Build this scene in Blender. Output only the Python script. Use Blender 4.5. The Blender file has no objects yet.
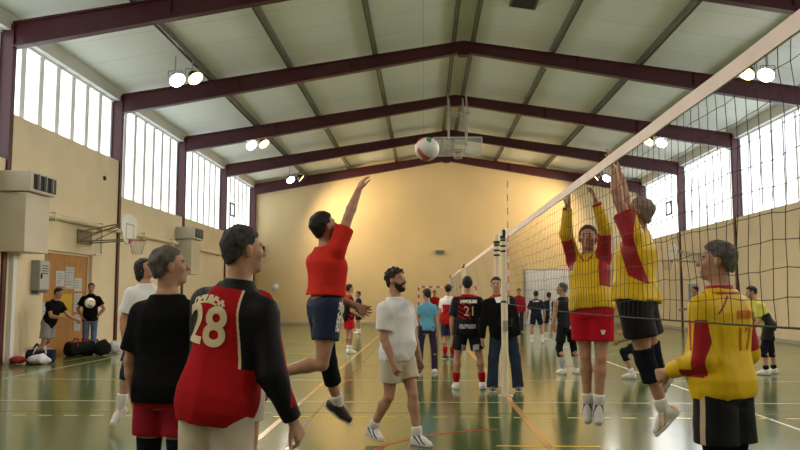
import bpy, bmesh, math, random
import numpy as np
from mathutils import Vector, Matrix
from mathutils.bvhtree import BVHTree
random.seed(4)
scn = bpy.context.scene
COL = scn.collection
PI = math.pi

# ------------------------------------------------------------------ camera
FPX = 780.0
HC = 1.5
VX, HY = 424.0, 297.0
_a = (VX-400)/FPX
_b = (HY-225)/FPX
_yaw = math.atan2(_a, math.sqrt(1+_b*_b))
_pit = math.atan(_b)
c_, s_ = math.cos, math.sin
CF = np.array([-s_(_yaw)*c_(_pit), c_(_yaw)*c_(_pit), s_(_pit)])
CR = np.array([c_(_yaw), s_(_yaw), 0.0])
CU = np.cross(CR, CF)
cam_d = bpy.data.cameras.new('camera')
cam = bpy.data.objects.new('camera', cam_d)
COL.objects.link(cam)
cam_d.sensor_width = 36.0
cam_d.lens = 36.0*FPX/800.0
cam_d.clip_start = 0.05
cam_d.clip_end = 200
cam.matrix_world = Matrix(((CR[0], CU[0], -CF[0], 0), (CR[1], CU[1], -CF[1], 0), (CR[2], CU[2], -CF[2], HC), (0, 0, 0, 1)))
scn.camera = cam

def at(px, py, y):
    """world point at depth y seen at a pixel of the survey photograph"""
    d = CR*(px-400)/FPX - CU*(py-225)/FPX + CF
    return np.array([0, 0, HC]) + d*(y/d[1])
def onx(px, py, x):
    d = CR*(px-400)/FPX - CU*(py-225)/FPX + CF
    return np.array([0, 0, HC]) + d*(x/d[0])

# ------------------------------------------------------------------ materials
_mats = {}
def mat(name, col, rough=.6, spec=.4, var=.0, vscale=8., bump=0., bscale=60., metal=0., sheen=0., sss=0., alpha=None, col2=None):
    if name in _mats: return _mats[name]
    m = bpy.data.materials.new(name); m.use_nodes = True
    nt = m.node_tree; b = nt.nodes['Principled BSDF']
    b.inputs['Base Color'].default_value = (*col, 1)
    b.inputs['Roughness'].default_value = rough
    b.inputs['Specular IOR Level'].default_value = spec
    b.inputs['Metallic'].default_value = metal
    if sheen: b.inputs['Sheen Weight'].default_value = sheen
    if sss:
        b.inputs['Subsurface Weight'].default_value = sss
        b.inputs['Subsurface Radius'].default_value = (.012, .005, .003)
    tc = nt.nodes.new('ShaderNodeTexCoord')
    if var or col2:
        n = nt.nodes.new('ShaderNodeTexNoise'); n.inputs['Scale'].default_value = vscale; n.inputs['Detail'].default_value = 5
        nt.links.new(tc.outputs['Object'], n.inputs['Vector'])
        r = nt.nodes.new('ShaderNodeValToRGB')
        c2 = col2 or tuple(min(1, c*(1+var)) for c in col)
        c1 = col if col2 else tuple(c*(1-var) for c in col)
        r.color_ramp.elements[0].position = .35; r.color_ramp.elements[1].position = .65
        r.color_ramp.elements[0].color = (*c1, 1); r.color_ramp.elements[1].color = (*c2, 1)
        nt.links.new(n.outputs['Fac'], r.inputs['Fac']); nt.links.new(r.outputs['Color'], b.inputs['Base Color'])
    if bump:
        n = nt.nodes.new('ShaderNodeTexNoise'); n.inputs['Scale'].default_value = bscale; n.inputs['Detail'].default_value = 4
        nt.links.new(tc.outputs['Object'], n.inputs['Vector'])
        u = nt.nodes.new('ShaderNodeBump'); u.inputs['Strength'].default_value = bump; u.inputs['Distance'].default_value = .01
        nt.links.new(n.outputs['Fac'], u.inputs['Height']); nt.links.new(u.outputs['Normal'], b.inputs['Normal'])
    _mats[name] = m
    return m
def emat(name, col, strength):
    if name in _mats: return _mats[name]
    m = bpy.data.materials.new(name); m.use_nodes = True
    nt = m.node_tree; b = nt.nodes['Principled BSDF']
    b.inputs['Base Color'].default_value = (*[min(c, .8) for c in col], 1)
    b.inputs['Emission Color'].default_value = (*col, 1)
    b.inputs['Emission Strength'].default_value = strength
    _mats[name] = m
    return m

# ------------------------------------------------------------------ mesh helpers
class MB:
    """collects shapes and links them as ONE mesh object"""
    def __init__(s): s.v = []; s.f = []; s.mi = []; s.sm = []
    def add(s, vs, fs, mi=0, smooth=False):
        o = len(s.v); s.v += [tuple(map(float, v)) for v in vs]
        for f in fs: s.f.append([i+o for i in f]); s.mi.append(mi); s.sm.append(smooth)
    def box(s, x0, x1, y0, y1, z0, z1, mi=0):
        v = [(x0,y0,z0),(x1,y0,z0),(x1,y1,z0),(x0,y1,z0),(x0,y0,z1),(x1,y0,z1),(x1,y1,z1),(x0,y1,z1)]
        s.add(v, [(0,3,2,1),(4,5,6,7),(0,1,5,4),(1,2,6,5),(2,3,7,6),(3,0,4,7)], mi)
    def hexa(s, a, b, mi=0):
        """a, b: two quads of four points, joined to a solid"""
        s.add(list(a)+list(b), [(3,2,1,0),(4,5,6,7),(0,1,5,4),(1,2,6,5),(2,3,7,6),(3,0,4,7)], mi)
    def tube(s, pts, r, n=8, mi=0, cap=True, smooth=True, r2=None):
        pts = [Vector(p) for p in pts]
        rings = []
        prev = None
        for i, p in enumerate(pts):
            d = (pts[min(i+1, len(pts)-1)]-pts[max(i-1, 0)]).normalized()
            if prev is None:
                h = Vector((0,0,1)) if abs(d.z) < .9 else Vector((1,0,0))
            else: h = prev
            u = (h - d*h.dot(d)).normalized(); w = d.cross(u); prev = u
            rr = r if r2 is None else r+(r2-r)*i/(len(pts)-1)
            rings.append([p+u*rr*math.cos(2*PI*k/n)+w*rr*math.sin(2*PI*k/n) for k in range(n)])
        vs = [v for rg in rings for v in rg]; fs = []
        for i in range(len(pts)-1):
            for k in range(n):
                a = i*n+k; b = i*n+(k+1) % n
                fs.append((a, b, b+n, a+n))
        s.add(vs, fs, mi, smooth)
        if cap:
            s.add(rings[0], [tuple(reversed(range(n)))], mi); s.add(rings[-1], [tuple(range(n))], mi)
    def lathe(s, prof, c=(0,0,0), n=24, mi=0, smooth=True):
        vs = []; fs = []
        for r, z in prof:
            for k in range(n): vs.append((c[0]+r*math.cos(2*PI*k/n), c[1]+r*math.sin(2*PI*k/n), c[2]+z))
        for i in range(len(prof)-1):
            for k in range(n):
                a = i*n+k; b = i*n+(k+1) % n
                fs.append((a, b, b+n, a+n))
        s.add(vs, fs, mi, smooth)
    def build(s, name, mats, parent=None, bevel=0):
        me = bpy.data.meshes.new(name)
        me.from_pydata(s.v, [], s.f)
        if not isinstance(mats, (list, tuple)): mats = [mats]
        for m in mats: me.materials.append(m)
        me.polygons.foreach_set('material_index', s.mi)
        me.polygons.foreach_set('use_smooth', s.sm)
        me.update()
        o = bpy.data.objects.new(name, me); COL.objects.link(o)
        if parent: o.parent = parent
        if bevel:
            b = o.modifiers.new('b', 'BEVEL'); b.width = bevel; b.segments = 2; b.limit_method = 'ANGLE'
        return o
def np_mesh(name, v, f, mats, mi=None, parent=None, smooth=True):
    me = bpy.data.meshes.new(name)
    n = len(f)
    me.vertices.add(len(v)); me.vertices.foreach_set('co', np.asarray(v, np.float32).ravel())
    me.loops.add(n*4); me.loops.foreach_set('vertex_index', np.asarray(f, np.int32).ravel())
    me.polygons.add(n)
    me.polygons.foreach_set('loop_start', np.arange(0, n*4, 4, dtype=np.int32))
    me.polygons.foreach_set('loop_total', np.full(n, 4, np.int32))
    me.polygons.foreach_set('use_smooth', np.full(n, smooth, bool))
    if not isinstance(mats, (list, tuple)): mats = [mats]
    for m in mats: me.materials.append(m)
    if mi is not None: me.polygons.foreach_set('material_index', np.asarray(mi, np.int32))
    me.update(calc_edges=True); me.validate()
    o = bpy.data.objects.new(name, me); COL.objects.link(o)
    if parent: o.parent = parent
    return o
def tag(o, label=None, cat=None, group=None, kind=None):
    if label: o['label'] = label
    if cat: o['category'] = cat
    if group: o['group'] = group
    if kind: o['kind'] = kind
    return o
def struct(o, label=None):
    o['kind'] = 'structure'
    if label: o['label'] = label
    return o
def empty(name, loc=(0,0,0), rz=0, **k):
    o = bpy.data.objects.new(name, None); COL.objects.link(o)
    o.location = loc; o.rotation_euler = (0,0,rz); o.empty_display_size = .1
    return tag(o, **k)

# ------------------------------------------------------------------ implicit surfaces
N = np.array
def unit(v):
    v = N(v, float); return v/(np.linalg.norm(v)+1e-12)
def _bb(pts, m):
    p = N(pts); return p.min(0)-m, p.max(0)+m
def cone(a, b, ra, rb, fa=False, fb=False):
    """tapered capsule; fa / fb cut an end flat"""
    a = N(a, float); b = N(b, float); L = np.linalg.norm(b-a)+1e-9; u = (b-a)/L
    def f(p):
        q = p-a; h = q@u
        t = np.clip(h/L, -.5 if fa else 0, 1.5 if fb else 1)
        r = ra+(rb-ra)*np.clip(t, 0, 1)
        d = np.linalg.norm(q-(t*L)[..., None]*u, axis=-1)-r
        if fa: d = np.maximum(d, -h)
        if fb: d = np.maximum(d, h-L)
        return d
    m = max(ra, rb)
    return f, *_bb([a, b], m)
def ell(c, r, fr=None):
    c = N(c, float); r = N(r, float)
    M = np.eye(3) if fr is None else N(fr)   # rows: axes
    def f(p):
        q = (p-c)@M.T
        k0 = np.linalg.norm(q/r, axis=-1); k1 = np.linalg.norm(q/(r*r), axis=-1)
        return k0*(k0-1)/(k1+1e-9)
    return f, *_bb([c], r.max())
def loft(A, B, R0, R1, st, pw=2.3):
    """elliptical torso between A and B; st rows: t, halfwidth, halfdepth, forward offset"""
    A = N(A, float); B = N(B, float); L = np.linalg.norm(B-A); u = (B-A)/L
    st = N(st, float); ts = st[:, 0]
    R0 = unit(R0-u*(R0@u)); R1 = unit(R1-u*(R1@u))
    def f(p):
        q = p-A; h = q@u; t = h/L
        tc = np.clip(t, ts[0], ts[-1])
        w = np.interp(tc, ts, st[:, 1]); dd = np.interp(tc, ts, st[:, 2]); off = np.interp(tc, ts, st[:, 3])
        k = np.clip(tc, 0, 1)[..., None]
        Rv = R0*(1-k)+R1*k; Rv = Rv/np.linalg.norm(Rv, axis=-1, keepdims=True)
        Fv = np.cross(u, Rv)
        x = (q*Rv).sum(-1); y = (q*Fv).sum(-1)-off
        rad = ((np.abs(x)/w)**pw+(np.abs(y)/dd)**pw)**(1/pw)
        d = (rad-1)*np.minimum(w, dd)
        d = np.maximum(d, np.maximum(h-ts[-1]*L, ts[0]*L-h))
        return d
    m = max(st[:, 1].max(), st[:, 2].max()+np.abs(st[:, 3]).max())
    return f, *_bb([A+u*L*ts[0], A+u*L*ts[-1]], m)
def smin(a, b, k):
    if k <= 0: return np.minimum(a, b)
    h = np.maximum(k-np.abs(a-b), 0)/k
    return np.minimum(a, b)-h*h*k*.25
class Field:
    def __init__(s, h): s.h = h; s.ops = []
    def add(s, prim, k=.02): s.ops.append(('u', prim, k)); return s
    def sub(s, prim, k=.01): s.ops.append(('s', prim, k)); return s
    def mesh(s, post=None, relax=1):
        h = s.h
        lo = np.min([o[1][1] for o in s.ops if o[0] == 'u'], 0)-4*h-.02
        hi = np.max([o[1][2] for o in s.ops if o[0] == 'u'], 0)+4*h+.02
        n = np.ceil((hi-lo)/h).astype(int)+1
        D = np.full(n, .5, np.float32)
        ax = [lo[i]+h*np.arange(n[i]) for i in range(3)]
        for kind, (f, a, b), k in s.ops:
            i0 = np.clip(np.floor((a-k-3*h-lo)/h).astype(int), 0, n); i1 = np.clip(np.ceil((b+k+3*h-lo)/h).astype(int)+1, 0, n)
            if (i1 <= i0).any(): continue
            sl = tuple(slice(i0[i], i1[i]) for i in range(3))
            G = np.stack(np.meshgrid(*[ax[i][sl[i]] for i in range(3)], indexing='ij'), -1)
            d = f(G)
            if kind == 'u': D[sl] = smin(D[sl], d, k)
            else: D[sl] = -smin(-D[sl], d, k)
        if post is not None:
            idx = np.argwhere(np.abs(D) < 6*h+.03)
            P = lo+idx*h
            D[tuple(idx.T)] = post(P, D[tuple(idx.T)])
        return nets(D, lo, h, relax)
def nets(D, lo, h, relax=1):
    S = D < 0
    nx, ny, nz = D.shape
    cnt = np.zeros((nx-1, ny-1, nz-1), np.int8)
    offs = [(i, j, k) for i in (0, 1) for j in (0, 1) for k in (0, 1)]
    for i, j, k in offs: cnt += S[i:nx-1+i, j:ny-1+j, k:nz-1+k]
    cells = np.argwhere((cnt > 0) & (cnt < 8))
    vid = np.full(cnt.shape, -1, np.int64); vid[tuple(cells.T)] = np.arange(len(cells))
    acc = np.zeros((len(cells), 3)); c = np.zeros(len(cells))
    for a in offs:
        for axn in range(3):
            if a[axn]: continue
            b = list(a); b[axn] = 1
            da = D[tuple((cells+a).T)]; db = D[tuple((cells+b).T)]
            m = (da < 0) != (db < 0)
            t = np.where(m, da/(da-db+1e-12), 0)
            p = np.tile(N(a, float), (len(cells), 1)); p[:, axn] += t
            acc[m] += p[m]; c[m] += 1
    V = lo+h*(cells+acc/c[:, None])
    F = []
    for axn in range(3):
        sl0 = [slice(1, -1)]*3; sl1 = [slice(1, -1)]*3
        sl0[axn] = slice(0, -1); sl1[axn] = slice(1, None)
        s0 = S[tuple(sl0)]; s1 = S[tuple(sl1)]
        e = np.argwhere(s0 != s1)
        base = e+1; base[:, axn] -= 1
        fl = s0[tuple(e.T)]
        u, v = (axn+1) % 3, (axn+2) % 3
        q = []
        for du, dv in ((-1, -1), (0, -1), (0, 0), (-1, 0)):
            cc = base.copy(); cc[:, u] += du; cc[:, v] += dv
            q.append(vid[tuple(cc.T)])
        q = np.stack(q, 1)
        q[~fl] = q[~fl][:, ::-1]
        F.append(q)
    F = np.concatenate(F)
    F = F[(F >= 0).all(1)]
    for _ in range(relax):
        s = np.zeros_like(V); k = np.zeros(len(V))
        for i in range(4):
            for j in ((i+1) % 4, (i+3) % 4):
                np.add.at(s, F[:, i], V[F[:, j]]); np.add.at(k, F[:, i], 1)
        V = V*.5+.5*s/np.maximum(k, 1)[:, None]
    return V, F
def folds(seed, amp, fx=1., fz=1.):
    """creases: sharp-ridged waves in a few directions, warped"""
    r = np.random.RandomState(seed)
    W = []
    for i in range(5):
        d = r.normal(size=3)*N([1, 1, .45*fz]); d = d/np.linalg.norm(d)
        W.append((d*(16+22*r.rand())*fx, r.rand()*6.3, r.normal(size=3)*5, .6+.6*r.rand()))
    def f(P):
        a = 0
        for d, ph, w, g in W:
            q = P@d+ph+1.6*np.sin(P@w+ph)
            a = a+g*(.9-1.9*np.abs(np.sin(q*.5))**.7+.25)*(.55+.45*np.sin(P@w[::-1]*1.1+ph*2))
        return a*amp/2.4
    return f
# ------------------------------------------------------------------ people
SKIN = mat('skin', (.44, .235, .155), .55, .3, .10, 14, sss=.06)
SKIN_PALE = mat('skin_pale', (.60, .36, .26), .55, .3, .08, 14, sss=.06)
SKIN_TAN = mat('skin_tan', (.40, .20, .125), .55, .3, .10, 14, sss=.06)
LIP = mat('lip', (.40, .17, .13), .5, .3)
EYE = mat('eye', (.06, .045, .04), .25, .5)
H_BLACK = mat('hair_black', (.012, .010, .009), .6, .3, .5, 60, .5, 160)
H_BROWN = mat('hair_dark_brown', (.030, .019, .013), .6, .3, .5, 60, .5, 160)
H_GREY = mat('hair_greying', (.050, .040, .034), .65, .3, .0, 22, .5, 160, col2=(.13, .115, .105))
H_SALT = mat('hair_dark_greying', (.018, .015, .014), .65, .3, .0, 45, .5, 160, col2=(.055, .050, .047))
H_LIGHT = mat('hair_cropped_grey', (.22, .17, .14), .65, .3, .15, 60, .4, 160)
def cloth(name, col, rough=.85, spec=.12, var=.08):
    return mat(name, col, rough, spec*.6, var, 5, .15, 90)
C_BLACK = cloth('black_cotton', (.006, .006, .007))
C_BLACK2 = cloth('black_polyester', (.007, .007, .009), .6, .3)
C_RED = cloth('red_jersey', (.36, .010, .014))
C_REDT = cloth('bright_red_jersey', (.55, .030, .022))
C_DRED = cloth('dark_red_shorts', (.26, .012, .022))
C_SRED = cloth('red_shorts', (.42, .010, .022))
C_YEL = cloth('yellow_jersey', (.68, .43, .008), .55, .35)
C_CRIM = cloth('crimson_panel', (.33, .012, .016), .55, .35)
C_WHITE = cloth('white_cotton', (.74, .74, .76))
C_CREAM = cloth('cream_shorts', (.58, .50, .40))
C_GREY = cloth('grey_shorts', (.25, .24, .25))
C_NAVY = cloth('navy_shorts', (.012, .020, .055), .6, .3)
C_JEAN = cloth('blue_denim', (.10, .17, .30), var=.25)
C_DJEAN = cloth('dark_denim', (.022, .032, .055), var=.2)
C_BLUE = cloth('light_blue_top', (.12, .36, .52))
C_PLUM = cloth('dark_plum_trousers', (.035, .025, .050))
C_SOCK = cloth('white_sock', (.70, .68, .66))
C_GSOCK = cloth('grey_sock', (.36, .37, .38))
C_PAD = cloth('knee_pad_black', (.010, .012, .018))
C_STRIPE = cloth('white_print', (.72, .70, .66))
C_GOLD = cloth('cream_print', (.66, .55, .36))
C_TAN = cloth('tan_stripe', (.50, .38, .25))
C_NBLUE = cloth('navy_shirt', (.016, .020, .040))
S_WHITE = mat('shoe_white', (.68, .66, .63), .5, .4, .05)
S_SOLE = mat('shoe_sole', (.50, .47, .43), .6, .3)
S_DARK = mat('shoe_dark', (.035, .028, .026), .5, .4, .1)
S_ORANGE = mat('shoe_orange_trim', (.62, .36, .24), .5, .4)
S_NAVY = mat('shoe_navy_trim', (.03, .035, .12), .5, .4)

class P: pass
SIDES = (('R', 1), ('L', -1))
def yawv(a, pit=0):
    a = math.radians(a); p = math.radians(pit)
    return N([math.cos(a)*math.cos(p), math.sin(a)*math.cos(p), math.sin(p)])
def person(label, x, y, H=1.78, face=90, hipz=None, spine=(0, 0, 1), sh=None, head=None, arms=None, legs=None,
           skin=SKIN, hair=('short', H_BROWN), h=.011, raise_=0, belly=0, build=1.0, curl=25, group=None, palm=None, beard=None, tl=1.0):
    p = P(); s = H/1.78; p.s = s; p.h = h; p.H = H
    p.Fh = yawv(face); p.Rh = N([p.Fh[1], -p.Fh[0], 0])
    Fs = yawv(face if sh is None else sh); p.Rs = N([Fs[1], -Fs[0], 0])
    p.sp = unit(spine)
    p.Rs = unit(p.Rs-p.sp*(p.Rs@p.sp)); p.Fs = np.cross(p.sp, p.Rs)
    legs = legs or {}
    dn = (0, 0, -1)
    lg = {}
    for k, sg in SIDES:
        th, sk, ft = legs.get(k, (dn, dn, None))
        ft = p.Fh if ft is None else N(ft, float)
        lg[k] = (unit(N(th, float)+p.Rh*sg*.02), unit(sk), unit(ft))
    low = min(.435*s*lg[k][0][2]+.415*s*lg[k][1][2] for k in 'RL')
    hz = hipz if hipz is not None else .088*s-low
    p.pel = N([x, y, hz]); p.belly = belly; p.b = build
    p.hip = {}; p.knee = {}; p.ank = {}; p.foot = {}
    for k, sg in SIDES:
        p.hip[k] = p.pel+p.Rh*sg*.092*s
        p.knee[k] = p.hip[k]+lg[k][0]*.435*s
        p.ank[k] = p.knee[k]+lg[k][1]*.415*s
        f = lg[k][2]; u = -lg[k][1]
        if hipz is None or True:
            u = unit(N([0, 0, 1.])-f*f[2]) if abs(f[2]) < .5 else unit(u-f*(u@f))
        p.foot[k] = (f, u, np.cross(f, u))
    p.neck = p.pel+p.sp*.56*s*tl; p.tl = tl
    p.shd = {}; p.elb = {}; p.wri = {}; p.hand = {}
    arms = arms or {}
    for k, sg in SIDES:
        ua, fa = arms.get(k, (N([0, 0, -1])+p.Rs*sg*.16, N([0, 0, -1])+p.Fs*.22+p.Rs*sg*.05))[:2]
        ua = unit(ua); fa = unit(fa)
        lift = max(0, ua[2])*.095*s
        p.shd[k] = p.neck-p.sp*.112*s+p.Rs*sg*(.170-.03*max(0, ua[2]))*s*build+p.sp*lift
        p.elb[k] = p.shd[k]+ua*.295*s
        p.wri[k] = p.elb[k]+fa*.255*s
        pn = (palm or {}).get(k)
        pn = -p.Rs*sg if pn is None else N(pn, float)
        pn = unit(pn-fa*(pn@fa))
        p.hand[k] = (fa, pn)
    hy, hp = (head or (face, 0))[:2]
    p.HF = yawv(hy, hp); p.HR = unit(np.cross(p.HF, N([0, 0, 1.]))); p.HU = np.cross(p.HR, p.HF)
    if head and len(head) > 2:
        r = math.radians(head[2]); a, b = p.HR, p.HU
        p.HR = a*math.cos(r)+b*math.sin(r); p.HU = np.cross(p.HR, p.HF)
    p.hc = p.neck+(p.sp*.055+p.HU*.112)*s+p.HF*.018*s
    p.hfr = N([p.HR, p.HF, p.HU])
    p.hs = s*.5+.5
    zmin = min(p.ank[k][2] for k in 'RL')-.088*s
    p.root = empty('person', (x, y, zmin), label=label, cat='person', group=group)
    p.root_m = N([x, y, zmin])
    p.skin = skin
    body(p, curl)
    if hair: make_hair(p, *hair)
    if beard: make_beard(p, beard)
    return p
def hl(p, r, f, u):
    return p.hc+p.hs*(p.HR*r+p.HF*f+p.HU*u)
def finish(p, name, V, F, mats, mi=None, parent=None):
    par = parent or p.root
    o = np_mesh(name, V-p.root_m, F, mats, mi, par)
    return o
TORSO = N([[-.20, .130, .090, -.005], [-.08, .160, .108, -.010], [.05, .165, .115, -.010], [.20, .152, .108, 0], [.36, .146, .104, .006], [.52, .157, .110, .010],
           [.66, .166, .116, .008], [.75, .164, .112, .0], [.83, .140, .096, -.004], [.89, .105, .080, -.006], [.95, .074, .064, -.006], [1.02, .060, .056, -.004]])
def torso_st(p, ew=0, ed=0, lo=None, hi=None, flare=0):
    st = TORSO.copy()
    st[:, 1:] *= p.s; st[:, 1] *= p.b; st[:, 2] *= p.b
    bl = p.belly*np.exp(-((st[:, 0]-.22)/.25)**2)
    st[:, 2] += bl*.6; st[:, 3] += bl*.6; st[:, 1] += bl*.35
    st[:, 1] += ew; st[:, 2] += ed
    if lo is not None:
        ts = np.concatenate([[lo], st[(st[:, 0] > lo+.02), 0]])
        if hi is not None: ts = np.concatenate([ts[ts < hi-.02], [hi]])
        st2 = np.stack([np.interp(ts, st[:, 0], st[:, i]) for i in range(4)], 1); st2[:, 0] = ts
        st = st2
    if flare:
        g = np.clip(.45-st[:, 0], 0, 1)*flare
        st[:, 1] += g; st[:, 2] += g
    return st
def body(p, curl):
    s = p.s; b = p.b; Fd = Field(p.h)
    Fd.add(loft(p.pel, p.neck, p.Rh, p.Rs, torso_st(p)), .02)
    for k, sg in SIDES:
        Fd.add(cone(p.hip[k]+p.Rh*sg*-.01*s+N([0, 0, .02])*s, p.hip[k]*.45+p.knee[k]*.55, .092*s*b, .072*s*b), .05*s)
        Fd.add(cone(p.hip[k]*.45+p.knee[k]*.55, p.knee[k], .072*s*b, .052*s), .02*s)
        cb = p.knee[k]*.72+p.ank[k]*.28
        back = -p.foot[k][0]
        back = unit(back-unit(p.ank[k]-p.knee[k])*(back@unit(p.ank[k]-p.knee[k])))
        Fd.add(cone(p.knee[k], cb+back*.014*s, .050*s, .055*s*b), .02*s)
        Fd.add(cone(cb+back*.012*s, p.ank[k], .054*s*b, .036*s), .03*s)
        f, u, r = p.foot[k]
        Fd.add(cone(p.ank[k]-f*.035*s-u*.045*s, p.ank[k]+f*.13*s-u*.058*s, .032*s, .026*s), .03*s)
        # arms
        Fd.add(cone(p.neck-p.sp*.050*s, p.shd[k], .044*s, .050*s*b), .06*s)
        m = p.shd[k]*.55+p.elb[k]*.45
        Fd.add(cone(p.shd[k], m, .053*s*b, .046*s*b), .04*s)
        Fd.add(cone(m, p.elb[k], .046*s*b, .039*s), .012*s)
        q = p.elb[k]*.7+p.wri[k]*.3
        Fd.add(cone(p.elb[k], q, .039*s, .042*s*b), .012*s)
        Fd.add(cone(q, p.wri[k], .042*s*b, .028*s), .012*s)
        hand(p, Fd, k, sg, curl)
    # head
    fr = p.hfr; q = p.hs
    Fd.add(cone(hl(p, 0, -.018, -.05), p.neck-p.sp*.03*s, .056*q, .062*s), .03)
    Fd.add(ell(hl(p, 0, -.010, .036), N([.076, .097, .084])*q, fr), .02)
    Fd.add(ell(hl(p, 0, .030, -.036), N([.059, .064, .082])*q, fr), .03)
    Fd.add(ell(hl(p, 0, .072, -.096), N([.026, .022, .020])*q, fr), .025)
    fine = p.h < .0095
    Fd.add(cone(hl(p, 0, .088, .012), hl(p, 0, .112, -.026), .009*q, .0135*q), .014)
    Fd.add(cone(hl(p, -.034, .078, .024), hl(p, .034, .078, .024), .012*q, .012*q), .015)
    for sg in (-1, 1):
        Fd.add(ell(hl(p, sg*.040, .064, -.024), N([.022, .022, .020])*q, fr), .02)
        Fd.sub(ell(hl(p, sg*.031, .100, .003), N([.016, .014, .011])*q, fr), .012)
        if fine: Fd.add(ell(hl(p, sg*.031, .079, .003), N([.013]*3)*q, fr), .002)
        Fd.add(ell(hl(p, sg*.079, -.006, -.006), N([.011, .021, .033])*q, fr), .008)
    if fine:
        Fd.add(cone(hl(p, -.018, .090, -.059), hl(p, .018, .090, -.059), .008*q, .008*q), .006)
        Fd.add(cone(hl(p, -.016, .089, -.072), hl(p, .016, .089, -.072), .009*q, .009*q), .006)
        Fd.sub(cone(hl(p, -.020, .099, -.065), hl(p, .020, .099, -.065), .003*q, .003*q), .004)
    V, F = Fd.mesh()
    fc = (V[F].mean(1)-p.hc)@p.hfr.T/q
    mi = np.zeros(len(F), int)
    lip = (np.abs(fc[:, 0]) < .022) & (fc[:, 1] > .08) & (np.abs(fc[:, 2]+.065) < .014)
    mi[lip] = 1
    eye = (np.hypot(np.abs(fc[:, 0])-.031, fc[:, 2]-.003) < .0085) & (fc[:, 1] > .06)
    brow = (np.abs(np.abs(fc[:, 0])-.032) < .018) & (np.abs(fc[:, 2]-.026) < .0055) & (fc[:, 1] > .06)
    mi[eye] = 2; mi[brow] = 2
    p.body = finish(p, 'body', V, F, [p.skin, LIP, EYE], mi)
def hand(p, Fd, k, sg, curl):
    s = p.s; W = p.wri[k]; d, n = p.hand[k]
    t = np.cross(d, n)*(-sg)    # thumb side
    if k == 'L': t = -np.cross(n, d)*1.0 if False else np.cross(d, n)
    else: t = -np.cross(d, n)
    rf = max(.0088*s, .85*p.h) if p.h > .0095 else .0088*s
    K = []
    for i, o in enumerate((.032, .011, -.011, -.031)):
        kn = W+d*(.090-.004*abs(i-1))*s+t*o*s
        Fd.add(cone(W+d*.012*s+t*o*.45*s, kn, .015*s, .0115*s), .014 if i else .01)
        K.append(kn)
    for i, L in enumerate((.072, .080, .075, .058)):
        a = K[i]; ang = 0
        for j, fr in enumerate((.45, .30, .25)):
            ang += math.radians(curl*(1.0+.12*i))
            dd = d*math.cos(ang)+n*math.sin(ang)+t*(.10-.07*i)
            bpt = a+unit(dd)*L*fr*s
            Fd.add(cone(a, bpt, rf*(1-.08*j), rf*(.92-.08*j)), .004)
            a = bpt
    a = W+d*.028*s+t*.022*s+n*.006*s
    b = a+unit(d*.72+t*.70+n*.25)*.040*s
    c = b+unit(d*.9+t*.25+n*.30)*.032*s
    e = c+unit(d*.9+t*.05+n*.35)*.026*s
    Fd.add(cone(a, b, .015*s, .0115*s), .012); Fd.add(cone(b, c, max(.0105*s, rf), rf), .004); Fd.add(cone(c, e, rf, rf*.9), .004)
def make_hair(p, kind, m, th=.012):
    q = p.hs; fr = p.hfr
    Fd = Field(max(p.h*.8, .006))
    if kind == 'bald': th = .003
    Fd.add(ell(hl(p, 0, -.012, .037), (N([.076, .097, .085])+th)*q, fr), .01)
    Fd.add(ell(hl(p, 0, -.052, -.025), (N([.060, .048, .055])+th*.6)*q, fr), .02)
    if kind == 'long':
        for sg in (-1, 1):
            Fd.add(ell(hl(p, sg*.055, -.040, -.030), N([.040, .055, .085])*q, fr), .03)
            Fd.add(ell(hl(p, sg*.040, -.070, -.075), N([.040, .035, .060])*q, fr), .03)
    if kind in ('pony', 'bun'):
        Fd.add(ell(hl(p, 0, -.125, .055), N([.030, .035, .030])*q, fr), .015)
        Fd.add(cone(hl(p, 0, -.13, .05), hl(p, .01, -.15, -.09), .028*q, .014*q), .02)
    if kind == 'curly':
        for i in range(26):
            a = i*2.4; zz = 1-(i+.5)/26*1.25; rr = math.sqrt(max(0, 1-zz*zz))
            Fd.add(ell(hl(p, .080*rr*math.cos(a), -.012+.102*rr*math.sin(a), .037+.09*zz), N([.022]*3)*q, fr), .01)
    r = np.random.RandomState(int(abs(p.hc[0]*1000)) % 9999)
    ph = r.rand(6)*6
    def post(X, D):
        g = (X-p.hc)@fr.T/q
        x, f, u = g[:, 0], g[:, 1], g[:, 2]
        D = D+.0022*(np.sin(95*u+ph[0]+40*x)*np.sin(85*x+ph[1]+30*f)+np.sin(70*f+ph[2]+50*u))
        fore = (f*.145-(u-.012)*.16)/.216
        if kind == 'long': fore = np.where(f < .03, fore-.10, fore)
        if kind == 'bald': fore = np.maximum(fore, (u-.035))
        # keep the ears and the face free
        side = np.maximum(-(np.abs(x)-.03), 0)
        ear = .030-np.sqrt((f+.006)**2+((u+.006)*.9)**2)
        if kind != 'long': fore = np.maximum(fore, np.where(np.abs(x) > .05, ear, -1))
        face = f-.082+np.maximum(0, -(u-.075))*.0
        face = np.where(u < .062, np.maximum(f-.060+1.1*np.abs(x)*.35, -1), -1)
        return np.maximum(np.maximum(D, fore*q), face*q)
    V, F = Fd.mesh(post, 1)
    if len(F): finish(p, 'hair', V, F, [m])
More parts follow.
